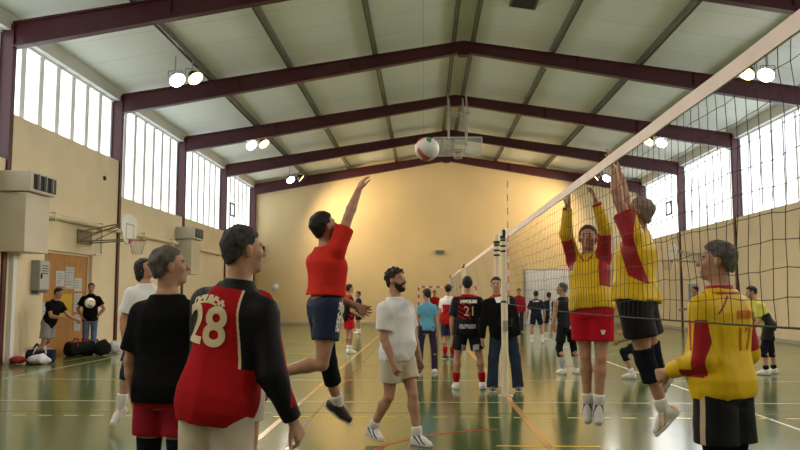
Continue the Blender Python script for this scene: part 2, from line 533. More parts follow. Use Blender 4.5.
def make_beard(p, m):
    q = p.hs; fr = p.hfr
    Fd = Field(max(p.h*.8, .006))
    Fd.add(ell(hl(p, 0, .030, -.036), (N([.059, .064, .082])+.005)*q, fr), .03)
    Fd.add(ell(hl(p, 0, .072, -.096), (N([.026, .022, .020])+.006)*q, fr), .025)
    def post(X, D):
        g = (X-p.hc)@fr.T/q
        x, f, u = np.abs(g[:, 0]), g[:, 1], g[:, 2]
        c = np.maximum(u+.028-.5*np.maximum(x-.03, 0), .0-f)
        mouth = .022-np.sqrt((x*.8)**2+((u+.064)*1.3)**2+np.maximum(.07-f, 0)**2)
        return np.maximum(np.maximum(D, c*q), mouth*q)
    V, F = Fd.mesh(post, 1)
    if len(F): finish(p, 'beard', V, F, [m])
# ---------------------------------------------------------------- clothes
def feats(p, C):
    L = np.linalg.norm(p.neck-p.pel); u = p.sp
    q = C-p.pel; t = q@u/L
    x = q@p.Rs/p.s; y = q@p.Fs/p.s
    out = dict(t=t, x=x, y=y)
    for k, sg in SIDES:
        best = None
        for j, (a, b) in enumerate(((p.shd[k], p.elb[k]), (p.elb[k], p.wri[k]))):
            d = b-a; l = np.linalg.norm(d); w = np.clip(((C-a)@d)/l**2, 0, 1)
            dist = np.linalg.norm(C-a-w[:, None]*d, axis=1)
            if best is None: best = (dist, w)
            else:
                mm = dist < best[0]
                best = (np.where(mm, dist, best[0]), np.where(mm, w+1, best[1]))
        out['d'+k] = best[0]; out['a'+k] = best[1]
        dn = unit(p.elb[k]-p.shd[k])
        out['arm'+k] = (best[0] < .115*p.s) & (best[1] > .02)
        # around the arm: +1 = outer/back side
    return out
def shirt(p, mats, sleeve='short', ew=.024, ed=.022, hem=-.20, fold=.022, flare=.01, zone=None, name='shirt', seed=1, slen=.62, sr=.0, collar=None, top=None):
    s = p.s; Fd = Field(max(p.h, .0085) if p.h < .0095 else p.h)
    Fd.add(loft(p.pel, p.neck, p.Rh, p.Rs, torso_st(p, ew*s, ed*s, hem, top or 1.0, flare*s)), .02)
    for k, sg in SIDES:
        if sleeve == 'none':
            Fd.add(cone(p.neck-p.sp*.03*s, p.shd[k]-p.Rs*sg*.03*s, .055*s, .060*s), .05*s); continue
        Fd.add(cone(p.neck-p.sp*.055*s, p.shd[k], .052*s, .058*s*p.b), .06*s)
        if sleeve == 'long':
            Fd.add(cone(p.shd[k], p.elb[k], (.061+sr)*s*p.b, (.055+sr)*s), .045*s)
            w = p.elb[k]+(p.wri[k]-p.elb[k])*.96
            Fd.add(cone(p.elb[k], w, (.056+sr)*s, (.042+sr*.5)*s, False, True), .02*s)
        else:
            e = p.shd[k]+(p.elb[k]-p.shd[k])*slen
            Fd.add(cone(p.shd[k], e, (.060+sr)*s*p.b, (.068+sr)*s*p.b, False, True), .045*s)
    fo = folds(seed, fold)
    pelz = p.pel
    def post(X, D):
        t = (X-p.pel)@p.sp/(.56*s*p.tl)
        a = np.clip(1.15-t, .45, 1.1)
        return D-np.maximum(fo(X), -fold*.25)*a-.006*np.clip(.45-t, 0, .5)*2
    V, F = Fd.mesh(post, 1)
    mi = None
    if zone is not None:
        mi = np.asarray(zone(feats(p, V[F].mean(1)))).astype(int)
    o = finish(p, name, V, F, mats, mi)
    if zone is not None and p.h < .0105: refine(p, o, lambda C: zone(feats(p, C)))
    p.shirt = o; p.shirtVF = (V, F)
    if collar:
        Fc = Field(max(.007, p.h*.8))
        c0 = p.neck-p.sp*.020*s+p.Fs*.004*s
        Fc.add(cone(c0-p.sp*.01*s, c0+unit(p.hc-c0)*.045*s, .090*s, .077*s, True, True), .0)
        Fc.sub(cone(c0-p.sp*.03*s+unit(p.hc-c0)*.02*s, c0+unit(p.hc-c0)*.10*s, .061*s, .062*s, False, False), .0)
        V, F = Fc.mesh(None, 1)
        finish(p, 'collar', V, F, [collar])
    return o
def refine(p, o, zone):
    """cut the faces on a colour border finer, so that panels have clean edges"""
    me = o.data
    for cuts in (1, 1):
        bm = bmesh.new(); bm.from_mesh(me); bm.verts.ensure_lookup_table()
        C = N([v.co for v in bm.verts])+p.root_m
        zv = np.asarray(zone(C)).astype(int)
        bm.verts.index_update()
        fs = [f for f in bm.faces if len(f.verts) == 4 and len({zv[v.index] for v in f.verts}) > 1]
        es = list({e for f in fs for e in f.edges})
        if es: bmesh.ops.subdivide_edges(bm, edges=es, cuts=cuts, use_grid_fill=True)
        fc = N([f.calc_center_median() for f in bm.faces])+p.root_m
        zf = np.asarray(zone(fc)).astype(int)
        for f, k in zip(bm.faces, zf): f.material_index = int(k); f.smooth = True
        bm.to_mesh(me); bm.free()
def shorts(p, mats, frac=.62, ew=.010, r=.0, fold=.006, waist=.09, name='shorts', zone=None, seed=5):
    s = p.s; Fd = Field(max(p.h, .0085) if p.h < .0095 else p.h)
    Fd.add(loft(p.pel, p.neck, p.Rh, p.Rs, torso_st(p, ew*s, ew*s, -.19, waist)), .02)
    for k, sg in SIDES:
        e = p.hip[k]+(p.knee[k]-p.hip[k])*frac
        Fd.add(cone(p.hip[k]+N([0, 0, .03])*s, e, (.104+r*.4)*s*p.b, (.100+r)*s*p.b, False, True), .035*s)
    fo = folds(seed, fold)
    V, F = Fd.mesh(lambda X, D: D-fo(X)*np.clip(-((X-p.pel)@p.sp)/.12, .15, 1), 1)
    mi = None
    def zz(C):
        g = {}
        g['x'] = (C-p.pel)@p.Rh/s; g['y'] = (C-p.pel)@p.Fh/s; g['z'] = (C-p.pel)@N([0, 0, 1.])/s
        for k, sg in SIDES:
            d = p.knee[k]-p.hip[k]; g['l'+k] = ((C-p.hip[k])@d)/(d@d)
            g['q'+k] = np.linalg.norm(C-p.hip[k]-np.clip(g['l'+k], 0, 1)[:, None]*d, axis=1)
        return zone(g)
    if zone is not None: mi = np.asarray(zz(V[F].mean(1))).astype(int)
    o = finish(p, name, V, F, mats, mi); p.shorts = o; p.shortsVF = (V, F)
    if zone is not None and p.h < .0105: refine(p, o, zz)
    return o
def trousers(p, m, r=.0, fl=.0, seed=8, fold=.006):
    s = p.s; Fd = Field(p.h)
    Fd.add(loft(p.pel, p.neck, p.Rh, p.Rs, torso_st(p, .010*s, .010*s, -.19, .07)), .02)
    for k, sg in SIDES:
        Fd.add(cone(p.hip[k]+N([0, 0, .03])*s, p.knee[k], (.100+r)*s, (.072+r)*s), .035*s)
        Fd.add(cone(p.knee[k], p.ank[k]+unit(p.ank[k]-p.knee[k])*.03*s, (.072+r)*s, (.066+r+fl)*s, False, True), .03*s)
    fo = folds(seed, fold)
    V, F = Fd.mesh(lambda X, D: D-fo(X), 1)
    return finish(p, 'trousers', V, F, [m])
def pad(p, k, up=.17, dn=.17, m=None, name='knee_pad', e=.010):
    s = p.s; Fd = Field(max(p.h*.9, .007))
    a = p.knee[k]+(p.hip[k]-p.knee[k])*up/.435; b = p.knee[k]+(p.ank[k]-p.knee[k])*dn/.415
    Fd.add(cone(p.knee[k], a, (.055+e)*s, (.066+e)*s*p.b, False, True), .01)
    Fd.add(cone(p.knee[k], b, (.055+e)*s, (.057+e)*s*p.b, False, True), .02)
    f = p.foot[k][0]; ax = unit(p.ank[k]-p.knee[k]); f = unit(f-ax*(f@ax))
    Fd.add(ell(p.knee[k]+f*.018*s, N([.05, .05, .07])*s), .03)
    V, F = Fd.mesh(None, 1)
    return finish(p, name, V, F, [m or C_PAD])
def sock(p, k, frac=.3, m=None):
    s = p.s; Fd = Field(max(p.h*.9, .007))
    b = p.ank[k]+(p.knee[k]-p.ank[k])*frac
    Fd.add(cone(p.ank[k], b, .041*s, (.041+.025*min(1, frac/.6))*s, False, True), .01)
    f = p.foot[k][0]
    Fd.add(ell(p.ank[k]+(p.knee[k]-p.ank[k])*frac*.6-f*.010*s*min(1, frac*2), N([.044, .044, .05])*s*(.95+.15*min(1, frac/.6))), .04)
    V, F = Fd.mesh(None, 1)
    return finish(p, 'sock', V, F, [m or C_SOCK])
def shoe(p, k, m=None, sole=None, trim=None):
    s = p.s; f, u, r = p.foot[k]; A = p.ank[k]; h = max(p.h*.9, .007)
    Fd = Field(h)
    L = lambda a, b, c=0: A+(f*a+u*b+r*c)*s
    Fd.add(cone(L(-.045, -.050), L(.07, -.055), .042*s, .043*s), .02)
    Fd.add(cone(L(.07, -.058), L(.150, -.062), .044*s, .034*s), .03)
    Fd.add(cone(L(-.020, -.005), L(-.030, -.05), .045*s, .044*s), .03)
    Fd.add(cone(L(.0, -.010), L(.085, -.048), .044*s, .036*s), .03)
    def post(X, D):
        q = X-A; z = q@u/s
        return np.maximum(np.maximum(D, (-.076-z)*s), (z-.018)*s)
    V, F = Fd.mesh(post, 1)
    mi = None; ms = [m or S_WHITE]
    if trim:
        q = (V[F].mean(1)-A); a = q@f/s; b = q@u/s
        mi = ((np.abs((a-.03)*1.0+(b+.03)*1.2) < .013) | (a < -.062) | (np.abs((a-.085)+(b+.03)*1.2) < .011)).astype(int); ms.append(trim)
    o = finish(p, 'shoe', V, F, ms, mi)
    F2 = Field(h)
    F2.add(cone(L(-.045, -.07), L(.07, -.07), .047*s, .048*s), .02)
    F2.add(cone(L(.07, -.07), L(.152, -.07), .048*s, .040*s), .03)
    def post2(X, D):
        z = (X-A)@u/s
        return np.maximum(np.maximum(D, (-.090-z)*s), (z+.066)*s)
    V, F = F2.mesh(post2, 1)
    finish(p, 'sole', V-0, F, [sole or S_SOLE], None, o)
    return o
def feet(p, sk=None, fr=.28, sh=None, sole=None, trim=None):
    for k in 'RL':
        if fr: sock(p, k, fr, sk)
        shoe(p, k, sh, sole, trim)
def decal(p, polys_or_text, VF, size, origin, right, up, out, m, name, squash=1.0, parent=None, lift=.005, arc=0, bold=0):
    """printing laid on a garment"""
    fc = bpy.data.curves.new('t', 'FONT'); fc.body = polys_or_text; fc.size = 1; fc.align_x = 'CENTER'; fc.align_y = 'CENTER'; fc.offset = bold
    fo = bpy.data.objects.new('t', fc); COL.objects.link(fo)
    dg = bpy.context.evaluated_depsgraph_get(); dg.update()
    me = bpy.data.meshes.new_from_object(fo.evaluated_get(dg))
    bpy.data.objects.remove(fo)
    bm = bmesh.new(); bm.from_mesh(me)
    bmesh.ops.triangulate(bm, faces=bm.faces)
    for _ in range(5):
        lim = .035/size
        es = [e for e in bm.edges if e.calc_length() > lim]
        if not es: break
        bmesh.ops.subdivide_edges(bm, edges=es, cuts=1); bmesh.ops.triangulate(bm, faces=bm.faces)
    lay(p, bm, VF, size, origin, right, up, out, m, name, squash, parent, lift, arc)
def lay(p, bm, VF, size, origin, right, up, out, m, name, squash, parent, lift, arc=0):
    V, F = VF
    bv = BVHTree.FromPolygons([tuple(v) for v in V], [tuple(f) for f in F])
    right = unit(right); up = unit(up); out = unit(out)
    for v in bm.verts:
        a = v.co.x*size*squash; b = v.co.y*size-arc*a*a
        o = origin+right*a+up*b+out*.4
        hit = bv.ray_cast(Vector(o), Vector(-out), .8)[0]
        if hit is None: q = origin+right*a+up*b
        else: q = N(hit)
        v.co = Vector(q+out*lift-p.root_m)
    me = bpy.data.meshes.new(name); bm.to_mesh(me); bm.free()
    me.materials.append(m)
    o = bpy.data.objects.new(name, me); COL.objects.link(o); o.parent = parent or p.shirt
    return o
def strip(p, w, hgt, VF, origin, right, up, out, m, name, parent=None, lift=.005, arc=0, nx=24, ny=6, ragged=0, seed=3):
    bm = bmesh.new(); r = random.Random(seed)
    g = [[bm.verts.new((w*(i/nx-.5), hgt*(j/ny-.5), 0)) for j in range(ny+1)] for i in range(nx+1)]
    for i in range(nx):
        for j in range(ny):
            if ragged and r.random() < ragged: continue
            bm.faces.new((g[i][j], g[i+1][j], g[i+1][j+1], g[i][j+1]))
    lay(p, bm, VF, 1.0, origin, right, up, out, m, name, 1.0, parent, lift, arc)
def hanging(p_face, sg, out=.16, fwd=.22):
    pass
# ------------------------------------------------------------------ the hall
XL, XR, XM, YB, Y0 = -9.4, 11.9, 1.25, 43.0, -6.0
ZR, ZE = 9.62, 7.88            # ceiling at ridge and eaves
COLY = [4.25, 10.70, 17.15, 23.60, 30.05, 36.50, 42.85]
M_WALL = mat('wall_paint_cream', (.75, .63, .44), .6, .3, .04, 1.2, .04, 40)
M_BACK = mat('wall_paint_ochre', (.70, .54, .30), .6, .3, .05, .5, .04, 30)
M_MAROON = mat('maroon_steel', (.060, .008, .012), .42, .45, .1, 2)
M_FASCIA = mat('white_fascia', (.60, .58, .53), .6)
M_WFRAME = mat('window_frame_white', (.84, .85, .86), .5)
M_DFRAME = mat('window_vent_dark', (.05, .05, .06), .5)
M_PANE = emat('frosted_daylight_pane', (.84, .93, 1.0), 1.45)
M_PURLIN = mat('purlin_grey', (.13, .115, .09), .5, .4, .1, 3)
M_PURLIN_L = mat('purlin_light', (.40, .37, .30), .5, .4)
M_CREAMM = mat('cream_enamel', (.70, .60, .42), .4, .4, .05, 3)
M_WHITEM = mat('white_enamel', (.74, .74, .74), .4, .4)
M_GREYM = mat('grey_metal', (.32, .32, .31), .45, .4)
M_BLACKM = mat('black_rubber', (.015, .015, .017), .6)
M_WOOD = mat('varnished_board', (.40, .185, .050), .5, .4, .15, 3)
M_REDP = mat('red_paint', (.50, .04, .03), .5)

# floor: one sheet with painted lines in the same mesh
def floor_mat():
    m = bpy.data.materials.new('sports_floor_green'); m.use_nodes = True
    nt = m.node_tree; b = nt.nodes['Principled BSDF']
    tc = nt.nodes.new('ShaderNodeTexCoord')
    n = nt.nodes.new('ShaderNodeTexNoise'); n.inputs['Scale'].default_value = .35; n.inputs['Detail'].default_value = 6
    r = nt.nodes.new('ShaderNodeValToRGB')
    r.color_ramp.elements[0].position = .3; r.color_ramp.elements[1].position = .7
    r.color_ramp.elements[0].color = (.062, .098, .032, 1); r.color_ramp.elements[1].color = (.075, .115, .040, 1)
    nt.links.new(tc.outputs['Object'], n.inputs['Vector']); nt.links.new(n.outputs['Fac'], r.inputs['Fac']); nt.links.new(r.outputs['Color'], b.inputs['Base Color'])
    n2 = nt.nodes.new('ShaderNodeTexNoise'); n2.inputs['Scale'].default_value = 1.3; n2.inputs['Detail'].default_value = 4
    mr = nt.nodes.new('ShaderNodeMapRange'); mr.inputs['To Min'].default_value = .11; mr.inputs['To Max'].default_value = .18
    nt.links.new(tc.outputs['Object'], n2.inputs['Vector']); nt.links.new(n2.outputs['Fac'], mr.inputs['Value']); nt.links.new(mr.outputs['Result'], b.inputs['Roughness'])
    b.inputs['Specular IOR Level'].default_value = .5
    return m
L_WHITE = mat('line_white', (.46, .48, .42), .25, .5)
L_YEL = mat('line_yellow', (.62, .42, .06), .25, .5)
L_ORG = mat('line_orange', (.40, .22, .08), .25, .5)
L_RED = mat('line_red', (.40, .06, .03), .25, .5)
L_BRN = mat('line_brown', (.16, .075, .035), .25, .5)
m = MB(); m.box(XL-.6, XR+.6, Y0-.3, YB+.3, -.25, 0, 0)
def line(x0, x1, y0, y1, mi):
    z = .0015
    m.add([(x0, y0, z), (x1, y0, z), (x1, y1, z), (x0, y1, z)], [(0, 1, 2, 3)], mi)
COURTS = [(2.35, 11.35), (14.3, 23.3), (26.6, 35.6)]
for a, b in COURTS:                       # three volleyball courts side by side
    for y in (a, b): line(XM-9, XM+9, y-.025, y+.025, 1)
    for x in (XM-9, XM+9): line(x-.025, x+.025, a, b, 1)
line(XM-.04, XM+.04, Y0+1, YB-1, 3)      # shared centre line under the nets
line(XM-3.05, XM-2.98, Y0+1, YB-1, 3)
line(XM+2.98, XM+3.03, Y0+1, YB-1, 1)
line(XM-2.68, XM-2.64, Y0+1, YB-1, 5)
line(XL+.95, XL+1.0, Y0+1, YB-1, 3)
x = XL+.8
while x < XR-.8:                          # broken yellow line across the hall
    line(x, x+.18, 9.93, 9.99, 2); x += .335
line(XM-.52, XM+.52, 8.06, 8.11, 2)
line(XM-9.5, XM+9.5, 10.30, 10.33, 5)
line(XM-9.5, XM+9.5, 17.2, 17.25, 4)
line(XM-9.5, XM+9.5, 20.9, 20.94, 1)
def arc(cx, cy, r, a0, a1, w, mi, n=40):
    vs = []; 
    for i in range(n+1):
        a = math.radians(a0+(a1-a0)*i/n)
        vs += [(cx+(r-w)*math.cos(a), cy+(r-w)*math.sin(a), .0017), (cx+r*math.cos(a), cy+r*math.sin(a), .0017)]
    m.add(vs, [(2*i, 2*i+1, 2*i+3, 2*i+2) for i in range(n)], mi)
arc(XM, 7.3, 1.85, 103, 225, .06, 4)
arc(XM, 42.8, 6.0, 180, 360, .05, 2)
struct(m.build('floor', [floor_mat(), L_WHITE, L_YEL, L_ORG, L_RED, L_BRN]))

# side walls with a recessed strip of windows above
AY0, AY1, AZ = 19.05, 21.85, 2.68         # alcove in the left wall
def sill(y): return 5.68 if 17.2 < y < 23.5 else 4.60
m = MB()
bays = [Y0]+COLY
for a, b in zip(bays[:-1], bays[1:]):
    h = sill((a+b)/2) if (a+b)/2 > 17.2 or True else 4.6
    if a < AY0 < b:
        m.box(XL-.4, XL, a, AY0, 0, h); m.box(XL-.4, XL, AY1, b, 0, h); m.box(XL-.4, XL, AY0, AY1, AZ, h)
    else: m.box(XL-.4, XL, a, b, 0, h)
m.box(XL-.4, XL, COLY[-1], YB, 0, 7.6)
m.box(XL-.45, XL-.40, Y0, AY0-.2, 0, 4.5, 0); m.box(XL-.45, XL-.40, AY1+.2, YB, 0, 4.5, 0)
m.box(XL-.4, XL-.02, Y0, YB, 7.58, ZE+.1, 1)
struct(m.build('wall_left', [M_WALL, M_FASCIA]))
m = MB()
m.box(XL-.18, XL-.13, AY0-.1, AY1+.1, 0, AZ+.1, 0)
m.box(XL-.13, XL-.10, AY0, AY0+.06, 0, AZ, 1); m.box(XL-.13, XL-.10, AY1-.06, AY1, 0, AZ, 1); m.box(XL-.13, XL-.10, AY0+.06, AY1-.06, AZ-.06, AZ, 1)
struct(m.build('wall_alcove', [M_WOOD, M_WALL]))
m = MB()
for a, b in zip(bays[:-1], bays[1:]):
    m.box(XR, XR+.4, a, b, 0, 4.52)
m.box(XR, XR+.4, COLY[-1], YB, 0, 7.6)
m.box(XR+.02, XR+.4, Y0, YB, 7.58, ZE+.1, 1)
struct(m.build('wall_right', [M_WALL, M_FASCIA]))
m = MB()
m.add([(XL-.4, YB, 0), (XR+.4, YB, 0), (XR+.4, YB, ZE), (XM, YB, ZR+.05), (XL-.4, YB, ZE), (XL-.4, YB+.3, 0), (XR+.4, YB+.3, 0), (XR+.4, YB+.3, ZE), (XM, YB+.3, ZR+.05), (XL-.4, YB+.3, ZE)],
      [(0, 1, 2, 3, 4), (9, 8, 7, 6, 5), (0, 5, 6, 1), (1, 6, 7, 2), (2, 7, 8, 3), (3, 8, 9, 4), (4, 9, 5, 0)])
struct(m.build('wall_back', M_BACK))
m = MB(); m.box(XL-.4, XR+.4, Y0-.3, Y0, 0, ZR+.1)
struct(m.build('wall_front', M_BACK))
m = MB(); m.box(XL-.0, XR+.0, YB-.025, YB, 0, .12)
struct(m.build('baseboard_back', M_PURLIN_L))
m = MB(); m.box(XR-.025, XR, Y0, YB-.03, 0, .12)
struct(m.build('baseboard_right', M_PURLIN_L))
# ceiling
def ceil_mat():
    m = bpy.data.materials.new('ceiling_panels'); m.use_nodes = True
    nt = m.node_tree; b = nt.nodes['Principled BSDF']
    tc = nt.nodes.new('ShaderNodeTexCoord')
    mp = nt.nodes.new('ShaderNodeMapping'); mp.inputs['Rotation'].default_value = (0, 0, 0)
    br = nt.nodes.new('ShaderNodeTexBrick')
    br.inputs['Color1'].default_value = (.74, .76, .68, 1); br.inputs['Color2'].default_value = (.78, .80, .72, 1); br.inputs['Mortar'].default_value = (.54, .55, .48, 1)
    br.inputs['Scale'].default_value = 1; br.inputs['Mortar Size'].default_value = .012; br.inputs['Brick Width'].default_value = 200.0; br.inputs['Row Height'].default_value = 1.61
    br.offset = 0
    nt.links.new(tc.outputs['Object'], mp.inputs['Vector']); nt.links.new(mp.outputs['Vector'], br.inputs['Vector'])
    nt.links.new(br.outputs['Color'], b.inputs['Base Color'])
    b.inputs['Roughness'].default_value = .58; b.inputs['Specular IOR Level'].default_value = .45
    n = nt.nodes.new('ShaderNodeTexNoise'); n.inputs['Scale'].default_value = 1.6; n.inputs['Detail'].default_value = 3
    u = nt.nodes.new('ShaderNodeBump'); u.inputs['Strength'].default_value = .25; u.inputs['Distance'].default_value = .06
    nt.links.new(tc.outputs['Object'], n.inputs['Vector']); nt.links.new(n.outputs['Fac'], u.inputs['Height']); nt.links.new(u.outputs['Normal'], b.inputs['Normal'])
    return m
m = MB()
for xe in (XL-.4, XR+.4):
    a = [(xe, Y0, ZE), (XM, Y0, ZR), (XM, Y0, ZR+.15), (xe, Y0, ZE+.15)]
    m.hexa(a, [(x, YB, z) for x, _, z in a])
bmx = m.build('ceiling', ceil_mat()); struct(bmx)
def zc(x): return ZR-(ZR-ZE)*abs(x-XM)/(XR+.4-XM)
k = 0
for x in (XM-7.85, XM-5.4, XM-2.75, XM-.30, XM+.30, XM+2.75, XM+5.4, XM+7.85):
    m = MB(); z = zc(x)-.02
    w = .03 if abs(x-XM) < .5 else .042
    m.box(x-w, x+w, Y0, YB, z-.13, z-.10, 1); m.box(x-w-.03, x-w, Y0, YB, z-.17, z, 0); m.box(x+w, x+w+.03, Y0, YB, z-.17, z, 0)
    struct(m.build('ceiling_purlin', [M_PURLIN, M_PURLIN_L]))
# portal frames: tapered I-beams and columns
for y in COLY[1:]:
    m = MB()
    zr, hr = ZR-.24, .36
    ze, he = ZE-.10, .60
    for xe in (XL+.03, XR-.03):
        def seg(t0, t1, ya, yb):
            def q(x, f):
                zt = zr+(ze-zr)*f; hh = hr+(he-hr)*max(0, (f-.0))**1.6
                return zt-hh+hh*t0, zt-hh+hh*t1
            pts = []
            for f in (0, 1):
                x = XM+(xe-XM)*f; a, b = q(x, f)
                pts.append([(x, ya, a), (x, yb, a), (x, yb, b), (x, ya, b)])
            m.hexa(*pts)
        seg(0, .07, y-.11, y+.11); seg(.93, 1, y-.11, y+.11); seg(.05, .95, y-.03, y+.03)
        for f in (.33, .66):
            x = XM+(xe-XM)*f; zt = zr+(ze-zr)*f
            m.box(x-.012, x+.012, y-.10, y+.10, zt-.36, zt)
    m.box(XM-.18, XM+.18, y-.12, y+.12, zr-.46, zr-.30)
    for xw, sg in ((XL, -1), (XR, 1)):
        xa, xb = sorted((xw+sg*.36, xw-sg*.05))
        m.box(xa, xb, y-.085, y+.085, 0, ZE-.15)
    struct(m.build('steel_beam_frame', M_MAROON))
# windows
wi = 0
for xw, sg in ((XL, -1), (XR, 1)):
    for a, b in zip(bays[:-1], bays[1:]):
        wi += 1
        lo = sill((a+b)/2) if sg < 0 else 4.52
        hi = 7.58; xa = xw+sg*.30
        m = MB(); n = 7
        y0, y1 = a+.085, b-.085
        m.box(min(xa, xa+sg*.03), max(xa, xa+sg*.03), y0, y1, lo, hi, 1)
        for i in range(n+1):
            yy = y0+(y1-y0)*i/n; w = .115 if sg < 0 else .055
            m.box(min(xa, xa-sg*.05), max(xa, xa-sg*.05), max(yy-w, y0), min(yy+w, y1), lo, hi, 0)
        for z in (lo, hi-.05): m.box(min(xa, xa-sg*.09), max(xa, xa-sg*.09), y0, y1, z, z+.05, 0)
        if (sg < 0 and a > 36) or (sg > 0 and 36 < a) :
            yy = y0+(y1-y0)*2/n; yz = y0+(y1-y0)*3/n
            for z in (5.55, 6.15): m.box(min(xa, xa-sg*.10), max(xa, xa-sg*.10), yy, yz, z, z+.06, 2)
            for q in (yy, yz-.05): m.box(min(xa, xa-sg*.10), max(xa, xa-sg*.10), q, q+.05, 5.55, 6.2, 2)
        struct(m.build('window_%d' % wi, [M_WFRAME, M_PANE, M_DFRAME]))
# doors
m = MB(); x0, x1, z1 = 5.55, 9.75, 2.95
m.box(x0-.08, x1+.08, YB-.05, YB, 0, z1+.08, 0)
for i in range(4):
    a = x0+(x1-x0)*i/4; b = x0+(x1-x0)*(i+1)/4
    m.box(a+.015, b-.015, YB-.075, YB-.05, .02, z1, 1)
    m.box(a+.10, b-.10, YB-.085, YB-.075, 1.2, z1-.15, 1); m.box(a+.10, b-.10, YB-.085, YB-.075, .15, 1.05, 1)
d = struct(m.build('door_1', [M_GREYM, mat('door_white', (.66, .68, .74), .5)]), 'wide white folding doors in the back wall')
m = MB(); m.tube([(7.56, YB-.08, 1.1), (7.56, YB-.13, 1.1), (7.44, YB-.13, 1.1)], .012); m.build('door_handle', M_GREYM, d)
m = MB(); y0, y1 = 34.4, 35.5
m.box(XR-.04, XR, y0-.08, y1+.08, 0, 2.16, 1); m.box(XR-.06, XR-.04, y0, y1, .01, 2.08, 0)
m.box(XR-.07, XR-.06, y0+.12, y1-.12, 1.15, 1.95, 0); m.box(XR-.07, XR-.06, y0+.12, y1-.12, .2, 1.0, 0)
d = struct(m.build('door_2', [M_GREYM, M_WHITEM]), 'single door in a white frame in the right wall')
m = MB(); m.tube([(XR-.07, y0+.1, 1.05), (XR-.12, y0+.1, 1.05), (XR-.12, y0+.22, 1.05)], .012); m.build('door_handle', M_GREYM, d)
# white upright beside the left corner of the wall
m = MB(); m.box(XL, XL+.10, 17.42, 17.58, 0, 2.45); struct(m.build('trim_1', M_WHITEM))

# ------------------------------------------------------------------ wall fittings
def heater(y0, y1, z0, label):
    r = empty('air_heater', (XL, (y0+y1)/2, z0), label=label, cat='heater', group='wall air heaters')
    w = y1-y0
    m = MB(); m.box(0, .62, -w/2, w/2, 0, 1.32); m.build('cabinet', M_CREAMH, r, .015)
    m = MB(); m.box(0, .72, -w/2-.03, w/2+.06, 1.34, 1.80); m.build('hood', M_CREAMH, r, .015)
    m = MB(); m.box(.725, .735, -w/2+.10, w/2+.04, 1.40, 1.74); g = m.build('outlet_grille', M_BLACKM, r)
    for i in range(3):
        m = MB(); yy = -w/2+.22+i*(w-.14)/3; m.box(.736, .80, yy, yy+.03, 1.40, 1.74); m.build('louvre', M_GREYM, g)
    m = MB(); m.tube([(.45, -w/2-.015, 1.28), (.30, -w/2-.03, 1.30), (.1, -w/2-.015, 1.31)], .015); m.build('handle', M_PURLIN_L, r)
M_CREAMH = mat('heater_enamel', (.56, .51, .42), .45, .4, .04, 2)
heater(16.85, 17.95, 2.5, 'large cream air heater with dark louvres nearest on the left wall')
heater(29.2, 30.3, 2.36, 'cream air heater on the left wall beyond the basketball board')
m = MB(); m.tube([(XL+.09, 18.0, 3.52), (XL+.09, 29.1, 3.52)], .075, 10)
for y in (19.2, 22.1, 25.5, 28.3): m.box(XL, XL+.17, y-.02, y+.02, 3.40, 3.62)
tag(m.build('heating_pipe', M_CREAMM), 'long cream pipe along the left wall under the basketball board bracket', 'pipe', 'wall pipes')
m = MB(); m.tube([(XL+.09, 31.0, 3.45), (XL+.09, 36.3, 3.45)], .07, 10)
for y in (32, 35): m.box(XL, XL+.16, y-.02, y+.02, 3.34, 3.54)
tag(m.build('heating_pipe', M_CREAMM), 'shorter cream pipe on the left wall beyond the far air heater', 'pipe', 'wall pipes')
m = MB(); m.tube([(XL+.05, 22.35, 3.44), (XL+.05, 22.35, 2.72), (XL+.05, 21.9, 2.70)], .028, 8)
tag(m.build('drop_pipe', M_WHITEM), 'thin white pipe dropping from the long wall pipe beside the alcove', 'pipe')
m = MB(); m.lathe([(0, .05), (.05, .05), (.07, .02), (.07, 0)], (0, 0, 0), 14)
o = m.build('wall_sensor', M_BLACKM); o.rotation_euler = (0, PI/2, 0); o.location = (XL, 22.45, 4.98)
tag(o, 'small round black fitting high on the left wall below the windows', 'sensor')
# meter box left of the alcove
r = empty('meter_box', (XL, 18.66, 1.66), label='grey metal cupboard on the left wall beside the alcove', cat='electrical box')
m = MB(); m.box(0, .20, -.25, .25, 0, .72); m.build('body', M_GREYM, r, .01)
m = MB(); m.box(.202, .22, -.23, .23, .03, .69); d = m.build('door', mat('box_grey', (.42, .42, .42), .5), r)
m = MB(); 
for i in range(4): m.box(.221, .226, -.16, .16, .40+i*.06, .42+i*.06)
m.build('vent', M_BLACKM, d)
m = MB(); m.box(.221, .25, -.20, -.17, .28, .40); m.build('handle', M_BLACKM, d)
m = MB(); m.box(.02, .18, -.23, .23, -.06, -.001); m.build('cable_cover', mat('cover_dark', (.10, .09, .16), .5), r)
# papers on the board
XA = XL-.128
def paper(name, y0, y1, z0, z1, col, label, marks=4, seed=0, cat='notice'):
    m = MB(); m.box(XA, XA+.006, y0, y1, z0, z1, 0)
    rr = random.Random(seed); z = z1-.06
    for i in range(marks):
        m.box(XA+.0065, XA+.0075, y0+.05, y0+.05+(y1-y0-.1)*rr.uniform(.4, 1), z-.022, z, 1); z -= (z1-z0-.1)/max(1, marks)
    tag(m.build(name, [mat('paper_%s' % name+str(seed), col, .7), mat('print_grey', (.25, .25, .30), .7)]), label, cat, 'papers on the alcove board')
paper('notice', 19.95, 20.45, 1.78, 2.18, (.48, .48, .50), 'pale notice pinned at the upper left of the brown alcove board', 5, 1)
paper('notice', 20.48, 21.00, 1.72, 2.30, (.44, .44, .45), 'tall pale notice pinned at the top middle of the brown alcove board', 6, 2)
paper('notice', 21.03, 21.50, 1.66, 2.02, (.50, .50, .50), 'pale notice pinned at the right of the brown alcove board', 4, 3)
paper('poster', 20.05, 20.92, 1.00, 1.58, (.62, .40, .03), 'plain yellow poster in the middle of the brown alcove board', 0, 4, 'poster')
